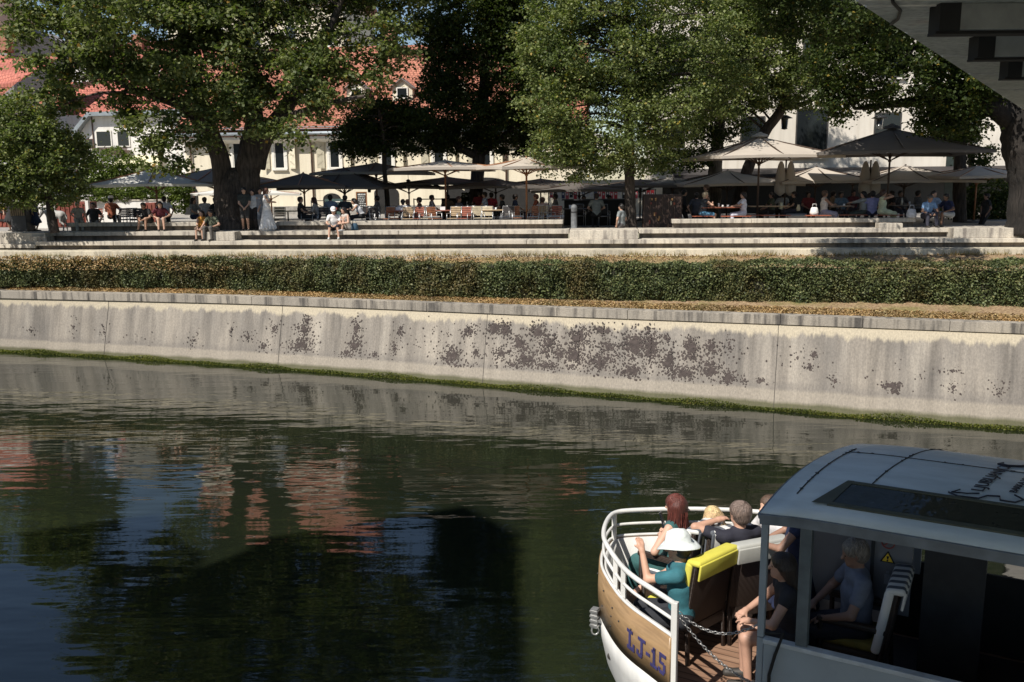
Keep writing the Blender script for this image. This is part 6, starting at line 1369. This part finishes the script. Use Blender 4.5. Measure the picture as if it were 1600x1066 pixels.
for (a, c, w_, h_) in glyphs():
    vs = []
    for z in (0, .006):
        for yy in (0, h_):
            for xx in (0, w_): vs.append(bowfn((a+xx)*1.12, (c+yy)*1.15, z))
    q.add(vs, [(0, 1, 3, 2), (4, 5, 7, 6), (0, 1, 5, 4), (2, 3, 7, 6), (0, 2, 6, 4), (1, 3, 7, 5)])
q.build('registration_lettering', M('violet blue paint', (.045, .04, .13), .6), boat)
q = MB()
for s_, z_ in ((.95, .95), (.98, .85), (1.0, .74), (.78, .90), (.55, .93), (1.25, .98), (1.3, .8), (1.6, 1.0)):
    p = at_len(s_); q.sph((p.x, p.y, z_), .009, 6, 4)
q.build('screws', m_iron, boat)
# mooring fitting at the bow
p = at_len(1.45); o_ = at_out(1.45); q = MB()
c = Vector((p.x, p.y, .60))+o_*.06
fx = bl(PY(930, 965, 8.35))
q.box(fx+Vector((0, 0, 0)), (.07, .07, .20))
for k in range(4): q.box(fx+Vector((-.0, 0, -.075+.05*k)), (.085, .085, .02))
q.beam(fx+Vector((-.02, 0, -.02)), fx+Vector((-.16, .03, -.02)), .03, .03)
q.tube([fx+Vector((0, .02*math.sin(a), -.14+.045*math.cos(a))) + Vector((.03*math.sin(a), 0, 0)) for a in [2*pi*k/12 for k in range(12)]], .009, 6, closed=True)
q.build('bow_fitting', M('galvanised steel', (.45, .45, .44), .4, .3, 10, .7), boat)
# chains across the gangway
def chain(a, c, sag, name='chain', n=None, link=.022, par=None):
    a, c = Vector(a), Vector(c); n = n or int((c-a).length*1.12/(link*1.45)); q = MB()
    P = [a.lerp(c, k/n)-Vector((0, 0, sag*4*(k/n)*(1-k/n))) for k in range(n+1)]
    for k in range(n):
        p, d = (P[k]+P[k+1])/2, (P[k+1]-P[k]).normalized(); u = Vector((0, 0, 1)) if k % 2 else d.cross(Vector((0, 0, 1))).normalized(); u = (u-d*u.dot(d)).normalized()
        q.tube([p+d*link*math.cos(w_)+u*link*.55*math.sin(w_) for w_ in [2*pi*j/8 for j in range(8)]], .0045, 4, closed=True)
    return q.build(name, M('steel chain', (.38, .37, .36), .35, .2, 9, .8), par or boat)
e_ = Vector((out[0].x, out[0].y, 0)); g_ = Vector((xp1, -.03, 0))
chain(e_+Vector((0, 0, 1.36)), g_+Vector((0, 0, 1.32)), .16); chain(e_+Vector((0, 0, 1.34)), g_+Vector((0, 0, .75)), .10)
# interior: far bulkhead with warning stickers, linings and benches darkened as cabin shade
xa, xb = onside(1262, 900, 1.62).x, onside(1424, 900, 1.62).x
m_pan = M('shaded cabin panel', (.16, .165, .18), .5, .08, 2)  # white panel coloured dark to carry the cabin shade
pn = MB().box(((xa+xb)/2, -1.62, 1.57), (abs(xb-xa), .04, 1.35)).build('cabin_panel', m_pan, boat)
xm = onside(1362, 900, 1.62).x; MB().box((xm, -1.595, 1.57), (.03, .03, 1.3)).build('panel_joint', m_seam, pn)
def tri(cx, cz, r, y=-1.597):
    o = MB().slab([(cx+r*math.cos(a), y, cz+r*math.sin(a)) for a in (pi/2, pi/2+2*pi/3, pi/2+4*pi/3)], (0, .006, 0)).build('warning_sign', m_dark, pn)
    MB().slab([(cx+r*.74*math.cos(a), y+.007, cz+r*.74*math.sin(a)) for a in (pi/2, pi/2+2*pi/3, pi/2+4*pi/3)], (0, .003, 0)).build('yellow_field', M('warning yellow', (.75, .48, .03), .5), o)
    MB().slab([(cx-.012, y+.011, cz+r*.35), (cx+.010, y+.011, cz+r*.35), (cx+.004, y+.011, cz-.005), (cx-.006, y+.011, cz-.005)], (0, .002, 0)).box((cx, y+.012, cz-r*.22), (.014, .002, .014)).build('exclamation_mark', m_dark, o)
for px, py, r in ((1341, 858, .085), (1387, 873, .075), (1341, 826, .07)):
    p = onside(px, py, 1.595); tri(p.x, p.z, r)
p = onside(1388, 848, 1.595); rg = MB().tube([(p.x+.055*math.cos(a), -1.592, p.z+.055*math.sin(a)) for a in [2*pi*k/20 for k in range(20)]], .006, 6, closed=True).beam((p.x-.035, -1.592, p.z+.035), (p.x+.035, -1.592, p.z-.035), .008, .008).build('prohibition_sign', M('dull red', (.25, .05, .04), .6), pn)
p = onside(1386, 905, 1.595); MB().box((p.x, -1.592, p.z), (.05, .004, .10)).box((p.x, -1.592, p.z+.07), (.025, .004, .025)).build('notice_sticker', M('grey sticker', (.25, .27, .3), .6), pn)
MB().box((xb-.35, -1.85, 1.3), (.5, .5, 1.9)).build('cabin_locker', M('dark locker', (.03, .03, .032), .6), boat)
wx = onside(1540, 900, 2.1).x
MB().box(((xb-.6+wx)/2, far_y+.10, 1.6), (abs(xb-.6-wx), .03, 1.25)).build('cabin_shade_lining', m_dark, boat)
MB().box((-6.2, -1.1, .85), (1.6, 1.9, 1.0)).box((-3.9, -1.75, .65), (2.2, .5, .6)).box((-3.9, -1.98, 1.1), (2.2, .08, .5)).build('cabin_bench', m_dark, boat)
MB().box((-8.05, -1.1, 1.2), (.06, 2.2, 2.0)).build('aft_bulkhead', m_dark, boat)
MB().tube([onside(1196, 995, .0)+Vector((0, 0, .03)), onside(1225, 998, 0)+Vector((0, .03, .06)), onside(1213, 1020, 0)+Vector((0, .05, 0)), onside(1204, 1050, 0)+Vector((0, .05, 0)), onside(1203, 1085, 0)+Vector((0, .05, 0))], .014, 8).build('hose', m_dark, boat)
# ---------------- wicker chairs and passengers ----------------
m_wick, t, b = newmat('black brown wicker'); tc = N(t, 'TexCoord'); w1 = N(t, 'TexWave'); w1.inputs['Scale'].default_value = 26; w1.bands_direction = 'Z'; w1.inputs['Distortion'].default_value = 1; w2 = N(t, 'TexWave'); w2.inputs['Scale'].default_value = 22; w2.bands_direction = 'X'
t.links.new(tc.outputs['Object'], w1.inputs[0]); t.links.new(tc.outputs['Object'], w2.inputs[0]); mx = N(t, 'Math', operation='MULTIPLY'); t.links.new(w1.outputs[1], mx.inputs[0]); t.links.new(w2.outputs[1], mx.inputs[1])
t.links.new(ramp(t, [(0, (.012, .008, .006)), (.6, (.055, .030, .020))], mx.outputs[0]).outputs[0], b.inputs['Base Color']); b.inputs['Roughness'].default_value = .45; bump(t, b, mx.outputs[0], .8, .01)
m_yel = M('yellow cushion', (.62, .56, .08), .85, .1, 5, bm=.2); m_dgy = M('grey cushion', (.40, .40, .37), .85, .1, 5)
m_str, t, b = newmat('striped cushion'); tc = N(t, 'TexCoord'); wv = N(t, 'TexWave'); wv.inputs['Scale'].default_value = 2.6; wv.bands_direction = 'X'; t.links.new(tc.outputs['Object'], wv.inputs[0])
t.links.new(ramp(t, [(.45, (.10, .11, .13)), (.5, (.70, .69, .66))], wv.outputs[1]).outputs[0], b.inputs['Base Color']); b.inputs['Roughness'].default_value = .85
def rounded(name, c, d, mat, par, bv=.03, Mx=None):
    o = MB().box(c, d, Mx).build(name, mat, par); m_ = o.modifiers.new('b', 'BEVEL'); m_.width = bv; m_.segments = 3
    for p_ in o.data.polygons: p_.use_smooth = True
    return o
WSC = 1.1
def wchair(loc, face, label, cmat, seatmat=None, w_=.60):
    r = empty('wicker_armchair', loc, face-pi/2, label, 'armchair', 'wicker armchairs on the boat deck')
    r.scale = (1.05, 1.05, WSC)
    rounded('seat', (0, .02, .33), (w_-.08, .50, .10), m_wick, r, .02); rounded('backrest', (0, -.29, .62), (w_, .05, .66), m_wick, r, .03, Matrix.Rotation(rad(9), 3, 'X'))
    rounded('seat_cushion', (0, .03, .41), (w_-.12, .48, .07), seatmat or cmat, r)
    rounded('back_cushion', (0, -.245, .68), (w_+.02, .075, .56), cmat, r, .03, Matrix.Rotation(rad(9), 3, 'X')); rounded('cushion_fold', (0, -.33, .955), (w_+.0, .15, .055), cmat, r, .025, Matrix.Rotation(rad(-6), 3, 'X')); rounded('cushion_flap', (0, -.395, .885), (w_-.02, .022, .15), cmat, r, .01, Matrix.Rotation(rad(8), 3, 'X'))
    for s in (-1, 1):
        rounded('armrest', (s*(w_/2-.03), -.0, .60), (.065, .56, .05), m_wick, r, .015)
        MB().tube([(s*(w_/2-.03), .25, 0), (s*(w_/2-.03), .25, .60)], .022, 8).build('leg', m_wick, r); MB().tube([(s*(w_/2-.03), -.28, 0), (s*(w_/2-.03), -.24, .60)], .022, 8).build('leg', m_wick, r)
    MB().box((0, .25, .30), (w_-.1, .03, .05)).box((0, -.26, .30), (w_-.1, .03, .10)).build('apron', m_wick, r)
    return r
ang = lambda x, y: math.atan2(y, x)
FA, FB = ang(-.66, .75), ang(-.36, .93)
cA, cB = Vector((1.66, 8.27, DK)), Vector((2.29, 8.62, DK))
wchair(cA, FA, 'wicker armchair with yellow cushion nearest the gangway', m_yel)
wchair(cB, FB, 'wicker armchair with grey cushion behind the man in navy polo', m_dgy)
cC = Vector((1.72, 9.02, DK)); FC = ang(-.75, .62); wchair(cC, FC, 'wicker armchair with striped cushion behind the auburn haired woman', m_str, w_=.56)
FE = ang(-.93, -.3); cE = Vector((2.80, 8.95, DK)); wchair(cE, FE, 'wicker armchair with white seat and yellow piping by the far rail', M('white cushion', (.75, .74, .72), .8), m_yel, .56)
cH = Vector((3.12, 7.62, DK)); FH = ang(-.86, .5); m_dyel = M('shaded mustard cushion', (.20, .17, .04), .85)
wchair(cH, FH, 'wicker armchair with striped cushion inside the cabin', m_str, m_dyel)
TEAL = (.030, .135, .165); HV = .0085
# man with the hat
lA = Vector((1.60, 7.98, DK-.05)); fA = ang(-.93, .36)
def tgt(loc, face, px, py, Y): return w2l(loc, face, PY(px, py, Y))
pA, iA = person('man in teal polo and pale bucket hat seated by the near rail, forearm raised', lA, fA, 'sit', top=TEAL, bottom=(.02, .022, .028), leg=.5, skin=(.55, .32, .22), hair=(.025, .02, .018), hat=('brim', (.66, .70, .68), .188), vox=HV, fingers=True, seat=.44, lean=.05, legfwd=.5, spread=.14,
    hand_l=tgt(lA, fA, 1003, 860, 8.05), el_l=(-.3, .3, -1), hand_r=w2l(lA, fA, Vector(lA)+Vector((-.35, .35, .62))), headpitch=-.12, headyaw=.05, sc=1.0)
pC, iC = person('woman with long auburn hair in teal dress holding a phone', cC, FC, 'sit', top=(.03, .10, .10), dress=True, skirt=True, leg=.75, skin=(.60, .36, .26), hair=(.085, .022, .016), hairlen=.26, vox=HV, fingers=True, seat=.44, sleeve=0, female=True, sc=.97, lean=-.02, legfwd=.48,
    hand_l=tgt(cC, FC, 1033, 838, 9.05), hand_r=tgt(cC, FC, 1045, 830, 9.15), el_l=(-1, .2, -1), headpitch=-.15)
ph = MB().box((0, 0, 0), (.085, .012, .17)).build('phone', M('dark phone', (.01, .012, .02), .2)); pw = PY(1035, 812, 9.1); ph.location = pw; ph.rotation_euler = (rad(-18), rad(8), FC-pi/2+.3); tag(ph, 'dark phone held up by the auburn haired woman', 'phone')
pB, iB = person('grey haired man in navy polo seen from behind, arm along the chair', cB+Vector((0, 0, 0)), FB, 'sit', top=(.022, .022, .035), bottom=(.03, .035, .05), skin=(.52, .30, .21), hair=(.13, .095, .08), vox=HV, fingers=True, seat=.46, sc=1.03, lean=-.02,
    hand_l=tgt(cB, FB, 1122, 812, 8.72), el_l=(-1, -.1, -.2), headyaw=.15)
cD = Vector((2.10, 8.98, DK)); FD = ang(-.3, .95)
pD, iD = person('blonde child in front of the man in navy polo', cD, FD, 'sit', top=(.55, .52, .50), bottom=(.5, .5, .5), skin=(.60, .38, .28), hair=(.48, .33, .17), hairlen=.12, vox=HV, fingers=True, seat=.40, sc=.86, female=True)
wchair(cD, FD, 'wicker armchair with striped cushion holding the blonde child', m_str, w_=.5)
person('person in white trousers seated by the far rail under the roof edge', cE, FE, 'sit', top=(.62, .60, .60), bottom=(.66, .65, .64), skin=(.62, .38, .27), hair=(.10, .06, .04), vox=.011, seat=.45, fingers=True, sleeve=.4, lean=.2)
person('woman in navy dress standing under the front edge of the roof', Vector((2.78, 8.28, DK)), ang(-.9, .3), 'stand', top=(.012, .020, .06), dress=True, skirt=True, leg=.55, skin=(.30, .16, .11), hair=(.03, .02, .015), hairlen=.15, vox=.011, fingers=True, female=True, sleeve=.2, sc=.95, hand_l=(-.12, .35, 1.05), hand_r=(.15, .3, 1.0))  # skin darkened, shade under the roof put into its colour
cG = Vector((2.52, 7.50, DK)); FG = ang(-.93, .15)
st = empty('cabin_stool', cG, FG-pi/2, 'dark stool under the passenger beside the gangway', 'stool'); rounded('seat', (0, 0, .40), (.40, .40, .07), m_dark, st)
for a in (-1, 1):
    for c_ in (-1, 1): MB().tube([(a*.16, c_*.16, 0), (a*.16, c_*.16, .38)], .016, 6).build('leg', m_iron, st)
person('passenger with bare knees in dark top seated beside the gangway post', cG, FG, 'sit', top=(.02, .02, .025), bottom=(.03, .03, .035), leg=.3, skin=(.48, .28, .20), hair=(.03, .02, .015), hairlen=.15, vox=.010, fingers=True, seat=.42, sleeve=.2, lean=.2, female=True, legfwd=.40, hand_l=(-.1, .42, .66), hand_r=(.1, .42, .66))
lH = cH+Vector((0, 0, 0)); fH = ang(-.97, .1)
person('grey haired man in pale tee seated in the dark cabin, in profile', lH, fH, 'sit', top=(.13, .15, .20), bottom=(.02, .02, .03), skin=(.24, .14, .10), hair=(.16, .14, .12), vox=.009, fingers=True, seat=.46, sc=1.04, lean=.02, headpitch=-.25)  # skin and pale tee darkened to stand in for cabin shade
